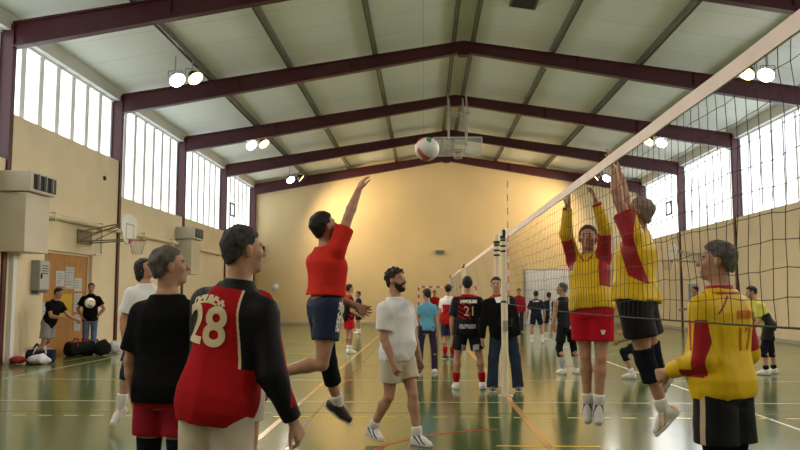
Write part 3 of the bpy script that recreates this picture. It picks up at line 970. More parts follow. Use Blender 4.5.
paper('notice', 21.05, 21.55, 1.10, 1.60, (.46, .47, .46), 'pale notice with dark print right of the yellow poster', 5, 5)
paper('notice', 21.10, 21.50, .58, 1.02, (.42, .42, .42), 'lowest pale notice below right of the yellow poster', 4, 6)
paper('notice', 19.20, 19.85, .82, 1.36, (.40, .42, .50), 'bluish notice left of the yellow poster on the alcove board', 3, 7)
# wall basketball goals
def wall_hoop(x, y, z, sg, label, group):
    r = empty('basketball_goal', (x, y, z), label=label, cat='basketball hoop', group=group)
    r.scale = (sg, 1, 1)
    m = MB(); n = 28; pts = []
    for i in range(n):
        a = 2*PI*i/n; cy = .60*math.copysign(abs(math.cos(a))**.8, math.cos(a)); czz = .43*math.copysign(abs(math.sin(a))**.8, math.sin(a))
        pts.append((cy*(1 if czz > 0 else .86), czz+.43))
    m.add([(0, a, b) for a, b in pts]+[(.03, a, b) for a, b in pts], [tuple(reversed(range(n))), tuple(range(n, 2*n))]+[(i, (i+1) % n, (i+1) % n+n, i+n) for i in range(n)])
    b = m.build('backboard', M_WHITEM, r)
    m = MB()
    for (y0, y1, z0, z1) in ((-.29, .29, .16, .19), (-.29, .29, .56, .59), (-.29, -.26, .16, .59), (.26, .29, .16, .59)): m.box(.031, .035, y0, y1, z0, z1)
    m.build('target_square', M_GREYM, b)
    m = MB(); q = [(.20+.225*math.cos(2*PI*i/24)+.05, .225*math.sin(2*PI*i/24), .14) for i in range(25)]
    m.tube(q, .011, 6); m.box(.0, .06, -.08, .08, .06, .16); m.build('rim', M_REDP, r)
    m = MB()
    for i in range(12):
        a = 2*PI*i/12; a2 = a+PI/12
        m.tube([(.25+.22*math.cos(a), .22*math.sin(a), .13), (.25+.16*math.cos(a2), .16*math.sin(a2), -.10), (.25+.13*math.cos(a), .13*math.sin(a), -.26)], .004, 4)
        m.tube([(.25+.22*math.cos(a), .22*math.sin(a), .13), (.25+.16*math.cos(a-PI/12), .16*math.sin(a-PI/12), -.10), (.25+.13*math.cos(a), .13*math.sin(a), -.26)], .004, 4)
    m.build('net', M_GREYM, r)
    D = abs(x-(XL if sg > 0 else XR))
    m = MB()
    for yy in (-.35, .35):
        for zz in (.15, .62):
            m.tube([(0, yy*.6, zz), (-D, yy, zz*.55)], .018, 6)
        m.tube([(-.03, yy*.6, .15), (-.03, yy*.6, .62)], .018, 6)
        m.tube([(-.05, yy*.6, .62), (-D, yy, .09)], .014, 6)
    m.box(-D, -D+.03, -.45, .45, .02, .42)
    m.build('bracket', M_GREYM if sg < 0 else mat('bracket_brown', (.26, .20, .13), .5), r)
wall_hoop(XL+1.25, 21.25, 2.92, 1, 'white oval basketball board on a bracket from the left wall', 'side basketball goals')
wall_hoop(XR-1.25, 33.7, 2.90, -1, 'white oval basketball board on a bracket from the right wall', 'side basketball goals')
# ceiling mounted basket folded up
r = empty('ceiling_basketball_goal', (XM, 28.2, 6.62), label='clear rectangular basketball board hung from the ceiling ridge', cat='basketball hoop')
m = MB(); m.box(-.90, .90, 0, .02, 0, .72)
gl = bpy.data.materials.new('clear_board'); gl.use_nodes = True
b_ = gl.node_tree.nodes['Principled BSDF']; b_.inputs['Base Color'].default_value = (.8, .78, .74, 1); b_.inputs['Alpha'].default_value = .28; b_.inputs['Roughness'].default_value = .15
bd = m.build('backboard', gl, r)
m = MB()
for (a, b, c, d) in ((-.90, .90, 0, .035), (-.90, .90, .685, .72), (-.90, -.865, 0, .72), (.865, .90, 0, .72), (-.30, .30, .08, .11), (-.30, .30, .42, .45), (-.30, -.27, .08, .45), (.27, .30, .08, .45)): m.box(a, b, -.012, -.001, c, d)
m.build('board_border', mat('board_white', (.66, .62, .56), .5), bd)
m = MB(); m.tube([(.225*math.cos(2*PI*i/24), -.27+.225*math.sin(2*PI*i/24), .16) for i in range(25)], .012, 6); m.box(-.09, .09, -.06, 0, .08, .17); m.build('rim', mat('rim_orange', (.45, .13, .04), .5), r)
m = MB()
for i in range(12):
    a = 2*PI*i/12; f = lambda rr, an, z: (rr*math.cos(an), -.27+rr*math.sin(an), z)
    for sg in (-1, 1): m.tube([f(.22, a, .15), f(.16, a+sg*PI/12, -.02), f(.13, a, -.14)], .005, 4)
m.build('net', mat('net_pale', (.55, .50, .42), .7), r)
m = MB()
for sx in (-.34, .34):
    m.tube([(sx, .05, .40), (sx*.8, .9, 1.7), (sx*.8, 1.6, 2.55)], .035, 8)
    m.tube([(sx, .05, .65), (sx, -.2, 1.55), (sx, .5, 2.5)], .028, 8)
    m.tube([(sx*.8, .9, 1.7), (sx, -.2, 1.55)], .022, 6)
m.tube([(-.44, -.2, 1.55), (.44, -.2, 1.55)], .03, 8); m.tube([(-.3, .9, 1.7), (.3, .9, 1.7)], .025, 8)
m.tube([(-.34, .05, .52), (.34, .05, .52)], .03, 8)
m.build('folding_frame', mat('frame_pale', (.46, .42, .36), .5), r)
# spotlights in pairs
M_LAMPC = emat('lamp_cool', (.88, .92, 1.0), 14)
M_LAMPW = emat('lamp_warm', (1.0, .62, .20), 5)
def lamp(x, y, warm, label, tgt, energy, beam=2.1):
    z = zc(x)-.02
    d = (Vector(tgt)-Vector((x, y, z-.58))).normalized()
    r = empty('floodlight', (x, y, z), label=label, cat='floodlight', group='ceiling floodlights')
    m = MB(); m.tube([(0, 0, 0), (0, 0, -.42)], .02, 8); m.tube([(-.2, 0, -.42), (.2, 0, -.42)], .015, 6)
    for s in (-.2, .2): m.tube([(s, 0, -.42), (s, 0, -.58)], .015, 6)
    m.build('bracket', M_GREYM, r)
    m = MB(); m.lathe([(0, .02), (.09, .02), (.14, -.05), (.225, -.20), (.235, -.20), (.24, -.19), (.14, -.03), (.10, .05), (0, .06)], (0, 0, 0), 20)
    h = m.build('housing', M_BLACKM, r); h.location = (0, 0, -.58); h.rotation_euler = (-d).to_track_quat('Z', 'Y').to_euler()
    m = MB(); m.lathe([(0, -.215), (.12, -.21), (.22, -.195), (.225, -.19)], (0, 0, 0), 20)
    g = m.build('lens', M_LAMPW if warm else M_LAMPC, h)
    l = bpy.data.lights.new('flood_or_fill_beam', 'SPOT'); l.energy = energy; l.color = (1, .74, .42) if warm else (1, .90, .74); l.specular_factor = .4; l.spot_size = beam; l.spot_blend = .8; l.shadow_soft_size = .18
    lo = bpy.data.objects.new('flood_or_fill_beam', l); COL.objects.link(lo); lo.parent = r
    lo.location = Vector((0, 0, -.58))+d*.26; lo.rotation_euler = d.to_track_quat('-Z', 'Y').to_euler()
NM = {21.4: 'first', 30.9: 'second', 40.2: 'farthest'}
for sx, sd in ((-7.85, 'left'), (7.85, 'right')):
    for y in (21.4, 30.9, 40.2):
        ex = -.25*math.copysign(1, sx)
        lamp(XM+sx-ex*1.7, y, False, f'cool floodlight of the {NM[y]} pair along the {sd} ceiling purlin', (XM+sx*.35, y-5.5, 0), 700 if y < 39 else 120)
        lamp(XM+sx+ex*.2, y+.05, True, f'warm floodlight of the {NM[y]} pair along the {sd} ceiling purlin', (XM+sx*.2, y-3.5 if y < 39 else y+1.2, 0 if y < 39 else 3.0), 700 if y < 39 else 950, 2.1 if y < 39 else 2.6)
# added fill spots without lamp bodies, out of view, to brighten the foreground
for sx in (-7.85, 7.85):
    for y in (12.0, 2.6):
        l = bpy.data.lights.new('flood_or_fill_beam', 'SPOT'); l.energy = 420; l.color = (1, .84, .62); l.spot_size = 2.2; l.spot_blend = .6; l.shadow_soft_size = .25
        lo = bpy.data.objects.new('flood_or_fill_beam', l); COL.objects.link(lo); lo.location = (XM+sx, y, zc(XM+sx)-.5)
        lo.rotation_euler = (Vector((XM+sx*.3, y+1.5, 0))-lo.location).to_track_quat('-Z', 'Y').to_euler()
# ceiling vent
r = empty('ceiling_vent', (XM+1.45, 20.3, zc(XM+1.45)), label='dark rectangular vent in the ceiling panels right of the ridge', cat='vent')
m = MB(); m.box(-.36, .36, -.42, .42, -.06, -.01); m.build('frame', M_PURLIN, r)
m = MB(); m.box(-.30, .30, -.36, .36, -.075, -.061); m.build('opening', M_BLACKM, r)
r.rotation_euler = (0, math.atan((ZR-ZE)/(XR+.4-XM)), 0)
m = MB(); m.lathe([(0, -.12), (.07, -.12), (.09, -.06), (.04, 0), (0, 0)], (0, 0, 0), 14)
o = m.build('ceiling_sensor', M_WHITEM); o.location = (XM+2.75, 24.8, zc(XM+2.75)-.19); tag(o, 'small white sensor under the purlin right of the ridge', 'sensor')
# back wall bits
m = MB(); m.lathe([(0, .10), (.12, .09), (.19, .04), (.20, 0)], (0, 0, 0), 18)
o = m.build('wall_bell', M_WHITEM); o.rotation_euler = (PI/2, 0, 0); o.location = tuple(at(275, 287, YB)); tag(o, 'round white bell low on the ochre back wall at left', 'bell')
p_ = at(440, 252, YB); m = MB(); m.box(-.26, .26, -.10, 0, -.10, .10)
for i in range(4): m.box(-.22, .22, -.11, -.10, -.08+i*.045, -.06+i*.045, 1)
o = m.build('wall_vent', [M_PURLIN_L, M_BLACKM]); o.location = tuple(p_); tag(o, 'small grey vent in the middle of the ochre back wall', 'vent')
m = MB(); m.box(-.12, .12, -.15, 0, -.22, .22); o = m.build('wall_speaker', M_BLACKM, None, .01); o.location = tuple(at(262.5, 250, YB)); tag(o, 'small black loudspeaker on the back wall near the left corner', 'loudspeaker')
# handball goal
r = empty('handball_goal', (XM, YB-1.0, 0), label='red and white handball goal before the back wall', cat='goal')
M_GNET = mat('goal_net', (.45, .42, .36), .8)
for nm, p0, p1 in (('post', (-1.54, 0, 0), (-1.54, 0, 2.04)), ('post', (1.54, 0, 0), (1.54, 0, 2.04)), ('crossbar', (-1.58, 0, 2.04), (1.58, 0, 2.04))):
    m = MB(); n = 10 if nm == 'post' else 16; a = Vector(p0); b = Vector(p1)
    for i in range(n):
        u = a+(b-a)*i/n; v = a+(b-a)*(i+1)/n
        lo_ = [min(u[j], v[j])-.04 for j in range(3)]; hi_ = [max(u[j], v[j])+.04 for j in range(3)]
        ax = 2 if nm == 'post' else 0
        lo_[ax] = min(u[ax], v[ax]); hi_[ax] = max(u[ax], v[ax])
        m.box(lo_[0], hi_[0], lo_[1], hi_[1], lo_[2], hi_[2], i % 2)
    m.build(nm, [M_WHITEM, M_REDP], r)
m = MB()
for i in range(16): x = -1.5+3*i/15; m.tube([(x, .02, 2.0), (x, .75, 1.6), (x, .85, .02)], .006, 4)
for j in range(9): z = .1+j*.22; m.tube([(-1.5, .80, z*.8), (1.5, .80, z*.8)], .006, 4)
m.build('net', M_GNET, r)

# ------------------------------------------------------------------ volleyball nets and posts
M_TAPE = mat('net_tape', (.76, .62, .56), .6, .3, .06, 4)
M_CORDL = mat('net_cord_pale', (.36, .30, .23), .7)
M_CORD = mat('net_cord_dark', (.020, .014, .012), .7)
M_ANT = [mat('antenna_white', (.75, .72, .68), .5), mat('antenna_red', (.55, .10, .06), .5)]
def vnet(y0, y1, label, ant, r0=.0017, sag=1.0, seed=1):
    r = empty('volleyball_net', (XM-.01, y0, 0), label=label, cat='volleyball net', group='volleyball nets across the hall')
    L = y1-y0; rr = random.Random(seed)
    n = int(L/.10)
    top, bot = 2.40, 1.40
    ph = [rr.random()*6 for _ in range(4)]
    def pt(i, j):
        y = L*i/n; z = top-(top-bot)*j/10
        dz = -.018*math.sin(PI*i/n)*j/10*2+.007*math.sin(i*.9+ph[0]+j*1.1)*sag+.004*math.sin(i*2.3+j)*sag
        dy = .010*math.sin(j*1.25+i*.55+ph[1])*sag+.007*math.sin(j*2.1+i*1.3)*sag
        dx = .018*math.sin(j*.6+i*.21+ph[2])*math.sin(PI*j/10)*sag
        if j in (0,): dz = dy = dx = 0
        if j == 10: dx = dx*.3; dz = -.03*math.sin(PI*i/n)
        return (dx, y+dy, z+dz)
    m = MB()
    for i in range(n+1): m.tube([pt(i, j) for j in range(11)], r0, 4, cap=False)
    for j in range(1, 10): m.tube([pt(i, j) for i in range(n+1)], r0, 4, cap=False)
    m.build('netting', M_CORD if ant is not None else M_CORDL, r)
    m = MB(); m.tube([pt(i, 10) for i in range(n+1)], .0040, 6); m.build('bottom_cord', M_CORD, r)
    m = MB()
    for i in range(n):
        a = L*i/n; b = L*(i+1)/n; f = lambda t: .0015*math.sin(t*5)
        m.hexa([(-.006, a, 2.372+f(a)), (.006, a, 2.372+f(a)), (.006, a, 2.440+f(a)), (-.006, a, 2.440+f(a))], [(-.006, b, 2.372+f(b)), (.006, b, 2.372+f(b)), (.006, b, 2.440+f(b)), (-.006, b, 2.440+f(b))])
    m.build('top_tape', M_TAPE, r)
    for yy in ((L-.02),): 
        m = MB(); m.box(-.006, .006, yy-.02, yy+.02, 1.38, 2.37); m.build('side_band', M_TAPE, r)
    if ant is not None:
        m = MB()
        for q in range(18): m.tube([(-.012, ant-y0, 1.40+q*.10), (-.012, ant-y0, 1.50+q*.10)], .007, 6, q % 2)
        m.build('antenna', M_ANT, r)
    m = MB(); m.tube([(0, L, 2.42), (0, L+.30, 2.42)], .005, 6); m.build('tension_rope', M_CORD, r)
    m = MB(); m.tube([(0, L, 1.40), (0, L+.3, 1.42)], .004, 6); m.build('tension_rope', M_CORD, r)
def post(y, label, facing, marks=True, h=2.56):
    r = empty('net_post', (XM-.01, y, 0), label=label, cat='net post', group='volleyball net posts')
    m = MB(); m.lathe([(.05, 0), (.05, h-.03), (.046, h), (0, h)], (0, 0, 0), 16); m.build('pole', M_CREAMM, r)
    m = MB(); m.lathe([(0, .012), (.11, .012), (.12, 0)], (0, 0, 0), 20); m.build('floor_plate', M_GREYM, r)
    m = MB(); m.lathe([(.052, h-.16), (.056, h-.15), (.056, h-.12), (.052, h-.11)], (0, 0, 0), 14)
    m.box(-.02, .02, facing*.05-.02, facing*.05+.02, h-.12, h-.02); m.build('pulley', M_BLACKM, r)
    m = MB(); m.box(-.035, .035, .04 if facing > 0 else -.13, .13 if facing > 0 else -.04, .98, 1.14); g = m.build('winch', M_GREYM, r)
    m = MB(); m.tube([(.04, -.09, 1.06), (.10, -.09, 1.06), (.10, -.09, 1.17)], .010, 6); m.build('crank', M_BLACKM, g)
    if marks:
        for z in (2.36, 2.27, 2.19, 1.41):
            m = MB(); m.lathe([(.0505, z), (.053, z+.006), (.053, z+.028), (.0505, z+.034)], (0, 0, 0), 14); m.build('rope_wrap', M_BLACKM, r)
vnet(2.20, 11.80, 'nearest volleyball net with pale tape, over which the yellow players jump', 11.40, .0016, .75, 1)
vnet(13.65, 23.8, 'middle volleyball net, beyond the two close cream posts', None, .0012, .7, 2)
vnet(26.2, 36.2, 'farthest volleyball net near the handball goal', None, .0012, .7, 3)
post(12.15, 'nearest cream net post with dark rope wraps, in front of the man in jeans', -1)
post(13.30, 'cream net post just behind and left of the nearest post', 1)
post(24.3, 'pale net post at the far end of the middle net', -1, False)
post(36.7, 'pale net post at the far end of the farthest net', -1, False)

# ------------------------------------------------------------------ balls
def ball(c, rot, cols, label):
    bm = bmesh.new(); bmesh.ops.create_cube(bm, size=2)
    bmesh.ops.subdivide_edges(bm, edges=bm.edges[:], cuts=11, use_grid_fill=True)
    for f in bm.faces:
        cc = f.calc_center_median(); a = max(range(3), key=lambda i: abs(cc[i])); b = (a+1) % 3
        st = 0 if cc[b] < -.33 else 1 if cc[b] < .33 else 2
        f.material_index = (a*2+(cc[a] > 0)+st*2) % len(cols); f.smooth = True
    for v in bm.verts:
        q = v.co.copy(); v.co = q.normalized()*.105
        b2 = sorted(abs(t) for t in q)
        if b2[1] > .97 or abs(abs(b2[0])-.333) < .01: v.co *= .985
    me = bpy.data.meshes.new('volleyball'); bm.to_mesh(me); bm.free()
    for k_ in cols: me.materials.append(k_)
    o = bpy.data.objects.new('volleyball', me); COL.objects.link(o); o.location = tuple(c); o.rotation_euler = rot
    tag(o, label, 'volleyball', 'volleyballs in the air')
B_W = mat('ball_white', (.70, .70, .68), .45); B_R = mat('ball_red', (.55, .10, .07), .45); B_B = mat('ball_tan', (.46, .33, .24), .45); B_G = mat('ball_green', (.06, .20, .08), .45)
ball(at(427, 149, 6.7), (.5, .7, .3), [B_W, B_W, B_R, B_W, B_W, B_G], 'volleyball with red patches in the air above the net')
ball(at(90, 303, 16.0), (.2, .3, .9), [B_W, B_W, B_B, B_W], 'pale volleyball in front of the man in jeans by the alcove')

# ------------------------------------------------------------------ bags
def lump(name, c, r, m, label, seed, group=None, cat='bag', extra=(), flat=.0, h=.016):
    c = N(c, float); Fd = Field(h)
    Fd.add(ell((0, 0, r[2]*.92), r), .05)
    for (o_, rr) in extra: Fd.add(ell(o_, rr), .06)
    fo = folds(seed, .045, .8)
    V, F = Fd.mesh(lambda X, D: np.maximum(D-fo(X), -X[:, 2]+.001), 2)
    o = np_mesh(name, V, F, [m]); o.location = tuple(c)
    return tag(o, label, cat, group)
def duffel(c, rz, L, R, m, trim, label, group='bags by the left wall'):
    r = empty('sports_bag', tuple(c), rz, label=label, cat='bag', group=group)
    Fd = Field(.014); e = N([0, 0, 1.])
    st = [[0, R*.80, R*.70, 0], [.06, R*.98, R*.88, 0], [.5, R*1.05, R*.80, 0], [.94, R*1.0, R*.92, 0], [1, R*.80, R*.72, 0]]
    Fd.add(loft((-L*.5, 0, R*.86), (L*.5, 0, R*.80), N([0, 1., 0]), N([0, 1., 0]), st, 2.8), .03)
    Fd.add(ell((L*.1, -R*1.0, R*.62), (L*.26, R*.28, R*.45)), .04)
    fo = folds(int(L*100), .030, .9)
    V, F = Fd.mesh(lambda X, D: np.maximum(D-fo(X), -X[:, 2]+.001), 3)
    np_mesh('body', V, F, [m], None, r)
    for s in (-.16, .16):
        mm = MB(); mm.tube([(s*L*1.4, -R*.9, R*1.2), (s*L*.9, -R*.45, R*2.05), (s*L*.9, R*.35, R*2.1), (s*L*1.4, R*.9, R*1.2)], .016, 6); mm.build('handle', trim, r)
    mm = MB(); mm.tube([(-L*.42, 0, R*1.75), (0, 0, R*1.93), (L*.42, 0, R*1.75)], .010, 6); mm.build('zipper', trim, r)
K_NAVY = cloth('bag_navy', (.015, .02, .05)); K_BLK = cloth('bag_black', (.012, .014, .014)); K_RED = cloth('bag_red', (.28, .03, .03)); K_WHT = cloth('bag_white', (.55, .56, .60))
duffel((-8.85, 17.95, 0), .3, .62, .17, K_NAVY, K_WHT, 'navy sports bag nearest the white wall upright')
lump('jacket', (-8.62, 17.35, 0), (.20, .22, .12), K_WHT, 'crumpled white jacket on the floor beside the navy sports bag', 3, None, 'jacket', [((.15, .1, .08), (.14, .12, .08))])
lump('towel', (-9.12, 17.45, .0), (.16, .20, .10), K_RED, 'dark red towel heaped at the foot of the white wall upright', 6, None, 'towel')
duffel((-8.85, 20.0, 0), .9, .70, .21, K_BLK, K_RED, 'large black sports bag behind the leaning man')
lump('backpack', (-8.25, 20.0, 0), (.20, .20, .22), K_BLK, 'black backpack on the floor right of the black sports bag', 9, None, 'backpack', [((-.05, -.1, .15), (.18, .12, .14))])
duffel((-9.0, 21.15, 0), 1.2, .50, .17, K_RED, K_BLK, 'red sports bag at the foot of the alcove board')
lump('gym_bag', (-8.45, 21.15, 0), (.20, .17, .16), K_WHT, 'white and navy gym bag in front of the red bag', 12, None)
duffel(tuple(at(450, 334, 34.0)[:2])+(0,), 0, .75, .24, K_NAVY, K_WHT, 'navy sports bag on the floor before the handball goal', 'bags by the back wall')
duffel((-8.3, 42.2, 0), 0, .9, .22, K_BLK, K_BLK, 'black sports bag at the foot of the back wall at left', 'bags by the back wall')

# world and view
w = bpy.data.worlds.new('world'); scn.world = w; w.use_nodes = True
w.node_tree.nodes['Background'].inputs[0].default_value = (.75, .87, 1, 1); w.node_tree.nodes['Background'].inputs[1].default_value = 1.0
scn.view_settings.view_transform = 'Standard'; scn.view_settings.look = 'None'; scn.view_settings.gamma = 1; scn.view_settings.exposure = .88
# ------------------------------------------------------------------ the people
DN = N([0, 0, -1.])
def gx(px, y): return float(at(px, 297, y)[0])
def bare(a): return N(a, float)
# 1 man in black T-shirt at the left front
p = person('man in a black T-shirt and dark red shorts standing just left of number 28', gx(168, 4.75), 4.75, 1.80, face=78,
           head=(28, 8), h=.0075, hair=('short', H_GREY, .012), belly=.03, build=1.0, group=None,
           arms={'L': ((-.24, .02, -1), (.10, .16, -1)), 'R': ((.2, .1, -1), (.0, .35, -1))})
shirt(p, [C_BLACK], 'short', hem=-.13, seed=11, slen=.80, sr=.012, ew=.034, ed=.030)
def z1(g): return (np.abs(g['lR']-.30) < .5) & (g['qR'] > .07) & (g['x'] > .1) & (np.abs(np.abs(g['y']+.015)-.010) < .005)
shorts(p, [C_DRED, C_STRIPE], .62, zone=z1, seed=12)
for k in 'RL': pad(p, k, .15, .15, name='knee_pad')
feet(p)
# 2 number 28
p = person('man in a red and black long-sleeved shirt with the number 28 on his back', gx(219, 4.0), 4.0, 1.87, face=71, spine=(.17, .03, 1),
           head=(38, 4), h=.0072, hair=('short', H_SALT, .012), belly=.02, build=1.0,
           arms={'R': ((.16, -.10, -1), (.42, .25, -1)), 'L': ((-.10, .2, -1), (.0, .5, -.8))}, curl=34)
def z2(f):
    back = f['y'] < 0.02
    raglan = (f['x'] > .098+.10*np.clip(.80-f['t'], -.3, 1)) & (f['t'] > .30)
    yoke = (f['t'] > .955)
    piping = (f['x'] > .088+.10*np.clip(.80-f['t'], -.3, 1)) & (f['x'] <= .098+.10*np.clip(.80-f['t'], -.3, 1)) & (f['t'] > .30)
    left = (f['x'] < -.115-.10*np.clip(.80-f['t'], -.3, 1)) & (f['t'] > .3)
    mi = np.zeros(len(f['t']), int)
    mi[piping & ~yoke] = 2
    mi[raglan | left | yoke] = 1
    arm = ((f['dR'] < .084) & (f['aR'] > .35)) | ((f['dL'] < .084) & (f['aL'] > .35))
    mi[arm] = 1
    st = arm & (f['x'] > .2) & (np.abs(f['y']-.035-.03*(f['aR'] > 1)) < .016) & (f['aR'] < 1.7)
    mi[st] = 0
    return mi
shirt(p, [C_RED, C_BLACK2, C_GOLD], 'long', hem=-.20, zone=z2, seed=22, sr=.010, ew=.026, ed=.024, collar=C_BLACK2, flare=.02)
ob = p.pel+p.sp*.37
decal(p, '28', p.shirtVF, .275, p.pel+p.sp*.350-p.Rs*.070, p.Rs, p.sp, -p.Fs, C_GOLD, 'shirt_number', squash=.98, bold=.022)
strip(p, .21, .045, p.shirtVF, p.pel+p.sp*.492-p.Rs*.075, p.Rs, p.sp, -p.Fs, C_GOLD, 'shirt_lettering', arc=2.6, nx=22, ny=4, ragged=.22)
shorts(p, [C_CREAM], .80, seed=23)
feet(p)
# 3 man in white T-shirt behind the first
p = person('man with long dark hair in a white T-shirt looking up at the ball', gx(146, 9.0), 9.0, 1.82, face=-42, hipz=1.08,
           head=(-12, 16), hair=('long', H_BLACK, .014), h=.009, spine=(-.02, 0, 1),
           arms={'R': ((-.26, -.05, -1), (.12, -.1, -1)), 'L': ((.3, .1, -1), (.4, -.1, -.5))},
           legs={'R': ((-.22, -.05, -1), (-.16, .05, -1), (-.25, -.75, -.5)), 'L': ((.2, -.1, -1), (.1, .3, -1), None)})
shirt(p, [C_WHITE], seed=31, hem=-.1, slen=.75, sr=.012); shorts(p, [C_NAVY], .75, seed=32); pad(p, 'R', .10, .08, C_NAVY); feet(p, C_SOCK, .42, S_WHITE, trim=S_ORANGE)
# 4 leaning man by the bags
p = person('man in a black T-shirt and grey shorts leaning forward after a throw beside the bags', gx(50, 18.3), 18.3, 1.80, face=-10, hipz=.90,
           spine=(.34, -.12, 1), sh=-25, head=(-10, -14), hair=('short', H_BLACK, .013),
           arms={'R': ((.35, -.2, -1), (1, -.15, -.15)), 'L': ((.5, .1, -.8), (1, -.1, -.5))},
           legs={'R': ((-.05, -.05, -1), (-.32, .05, -1), None), 'L': ((-.05, -.1, -1), (-.85, .35, -.40), (-.55, 0, -.9))})
shirt(p, [C_BLACK], seed=41, hem=-.15, sr=.01); shorts(p, [C_GREY], .85, seed=42, r=.01); feet(p, C_PAD, .15, S_DARK)
# 5 man in jeans
p = person('man in a black polo shirt and blue jeans, hands on hips', gx(91, 20.6), 20.6, 1.86, face=-78,
           head=(-70, 0), hair=('short', H_BROWN, .012), build=1.04,
           arms={'R': ((-.55, .02, -1), (.60, -.30, -.75)), 'L': ((.58, .1, -1), (-.52, -.30, -.75))})
shirt(p, [C_BLACK], seed=51, hem=-.18, collar=C_BLACK, sr=.01); trousers(p, C_JEAN); feet(p, None, 0, S_DARK)
# 6 spiker
p = person('man in a bright red shirt and navy shorts jumping to hit the ball', gx(325, 6.4), 6.4, 1.80, face=28, hipz=1.40, tl=.90,
           spine=(.03, .0, 1), sh=40, head=(35, 24), h=.0075, hair=('short', H_BLACK, .016),
           arms={'R': ((.30, .30, 1), (.30, .35, .92)), 'L': ((.34, .18, -.9), (.9, -.1, -.38))}, curl=18,
           legs={'L': ((.15, .02, -1), (.13, .38, -.72), (.78, .1, -.62)), 'R': ((-.12, -.08, -1), (-.98, .10, -.20), (-.38, .05, -.92))}, palm={'R': (.75, .5, -.4)})
shirt(p, [C_REDT], seed=61, hem=.22, sr=.014, ew=.034, ed=.034, flare=.04, slen=.66, fold=.020)
def z6(g): return np.where((g['lR'] < .1) & (g['x'] > .05) & (g['y'] > .05) & (np.abs(g['y']-.3) < -1), 1, 0)
shorts(p, [C_NAVY], .56, waist=.16, seed=62, r=.012)
o6 = p.hip['R']*.6+p.knee['R']*.4*1.0
dec_up = unit(p.hip['R']-p.knee['R']); out6 = unit(p.Rh+p.Fh*.25)
strip(p, .052, .24, p.shortsVF, p.hip['R']+p.Fh*.035-dec_up*.060, unit(np.cross(dec_up, out6)), dec_up, out6, C_STRIPE, 'shorts_lettering', p.shorts, .006, 0, 6, 26, .28, 5)
pad(p, 'L', .20, .20, name='knee_pad', e=.016); feet(p, C_SOCK, .22, S_DARK, S_WHITE)
# 7 white T-shirt man walking
p = person('bearded man in a plain white T-shirt and cream shorts walking in midcourt', gx(397, 8.15), 8.15, 1.82, face=-38,
           spine=(-.03, -.02, 1), head=(-28, 4), h=.0075, hair=('curly', H_BLACK, .012), belly=.03, beard=H_BLACK,
           arms={'R': ((-.02, -.10, -1), (.36, -.18, -.9)), 'L': ((.24, .02, -1), (.26, -.22, -.92))},
           legs={'R': ((-.03, .10, -1), (-.42, .38, -.80), (.6, -.7, -.15)), 'L': ((.24, -.30, -1), (.12, .02, -1), (.70, -.65, 0))})
shirt(p, [C_WHITE], seed=71, hem=-.13, slen=.72, sr=.014, ew=.026, ed=.026, flare=.02); shorts(p, [C_CREAM], .66, seed=72, r=.012)
feet(p, C_SOCK, .22, S_WHITE, trim=S_NAVY)
# 8 man far behind the spiker
p = person('man in a black shirt and red shorts far behind the jumping man', gx(349, 21.0), 21.0, 1.84, face=20, head=(30, 0), hair=('short', H_BLACK),
           legs={'R': ((.1, 0, -1), (-.1, .1, -1), None), 'L': ((.0, -.1, -1), (.1, 0, -1), None)}, arms={'R': ((.1, -.1, -1), (.8, -.1, -.4))})
shirt(p, [C_BLACK, C_RED], seed=81, zone=lambda f: f['t'] > .9); shorts(p, [C_SRED], .7, seed=82); feet(p, C_SOCK, .3)
p = person('distant person in dark clothes just right of the man in red shorts', gx(358.5, 32), 32, 1.72, face=200, head=(200, 0), hair=('short', H_BLACK))
shirt(p, [C_NBLUE, C_RED], 'short', seed=83, zone=lambda f: f['armR']); shorts(p, [C_BLACK2], .8, seed=84); feet(p, C_SOCK, .3)
# 9 woman
p = person('woman with tied brown hair in a light blue top and dark trousers, back turned', gx(427, 15.8), 15.8, 1.66, face=95, head=(120, 0), hair=('pony', H_BROWN), build=.92,
           arms={'R': ((.12, 0, -1), (.05, .2, -1)), 'L': ((-.16, 0, -1), (.05, .3, -.9))}, legs={'R': ((.12, 0, -1), (.02, 0, -1), None), 'L': ((-.12, 0, -1), (-.02, 0, -1), None)})
shirt(p, [C_BLUE], 'short', seed=91, hem=-.07, slen=.5, ew=.012, ed=.012, flare=0); trousers(p, C_PLUM, -.004, .01); feet(p, None, 0, S_WHITE)
# 10 black and red shirt, back turned
p = person('man in a black and red team shirt numbered 21 left of the net posts', gx(467.5, 13.0), 13.0, 1.84, face=86, head=(90, 0), hair=('short', H_BLACK), h=.010, build=1.05,
           arms={'R': ((.24, .05, -1), (.02, .28, -1)), 'L': ((-.24, .0, -1), (.02, .22, -1))}, legs={'R': ((.20, 0, -1), (.10, 0, -1), (.25, 1, 0)), 'L': ((-.16, 0, -1), (-.06, 0, -1), (-.2, 1, 0))})
def z10(f):
    st = (f['y'] < 0) & (f['t'] < .80) & (f['t'] > .30) & (np.abs(f['x']) < .15)
    diag = np.mod((f['x']*.6+f['t']*.56+.3)*14, 1) < .42
    mi = np.where(st & diag & (f['x'] < .05), 1, 0)
    mi[(f['t'] > .93)] = 1
    return mi
shirt(p, [C_BLACK2, C_RED], seed=101, zone=z10, slen=.8, sr=.016, ew=.032, ed=.026)
decal(p, '21', p.shirtVF, .22, p.pel+p.sp*.30+p.Rs*.035, p.Rs, p.sp, -p.Fs, C_GOLD, 'shirt_number', squash=.9)
strip(p, .27, .055, p.shirtVF, p.pel+p.sp*.465+p.Rs*.02, p.Rs, p.sp, -p.Fs, C_STRIPE, 'shirt_lettering', nx=18, ny=3, ragged=.16)
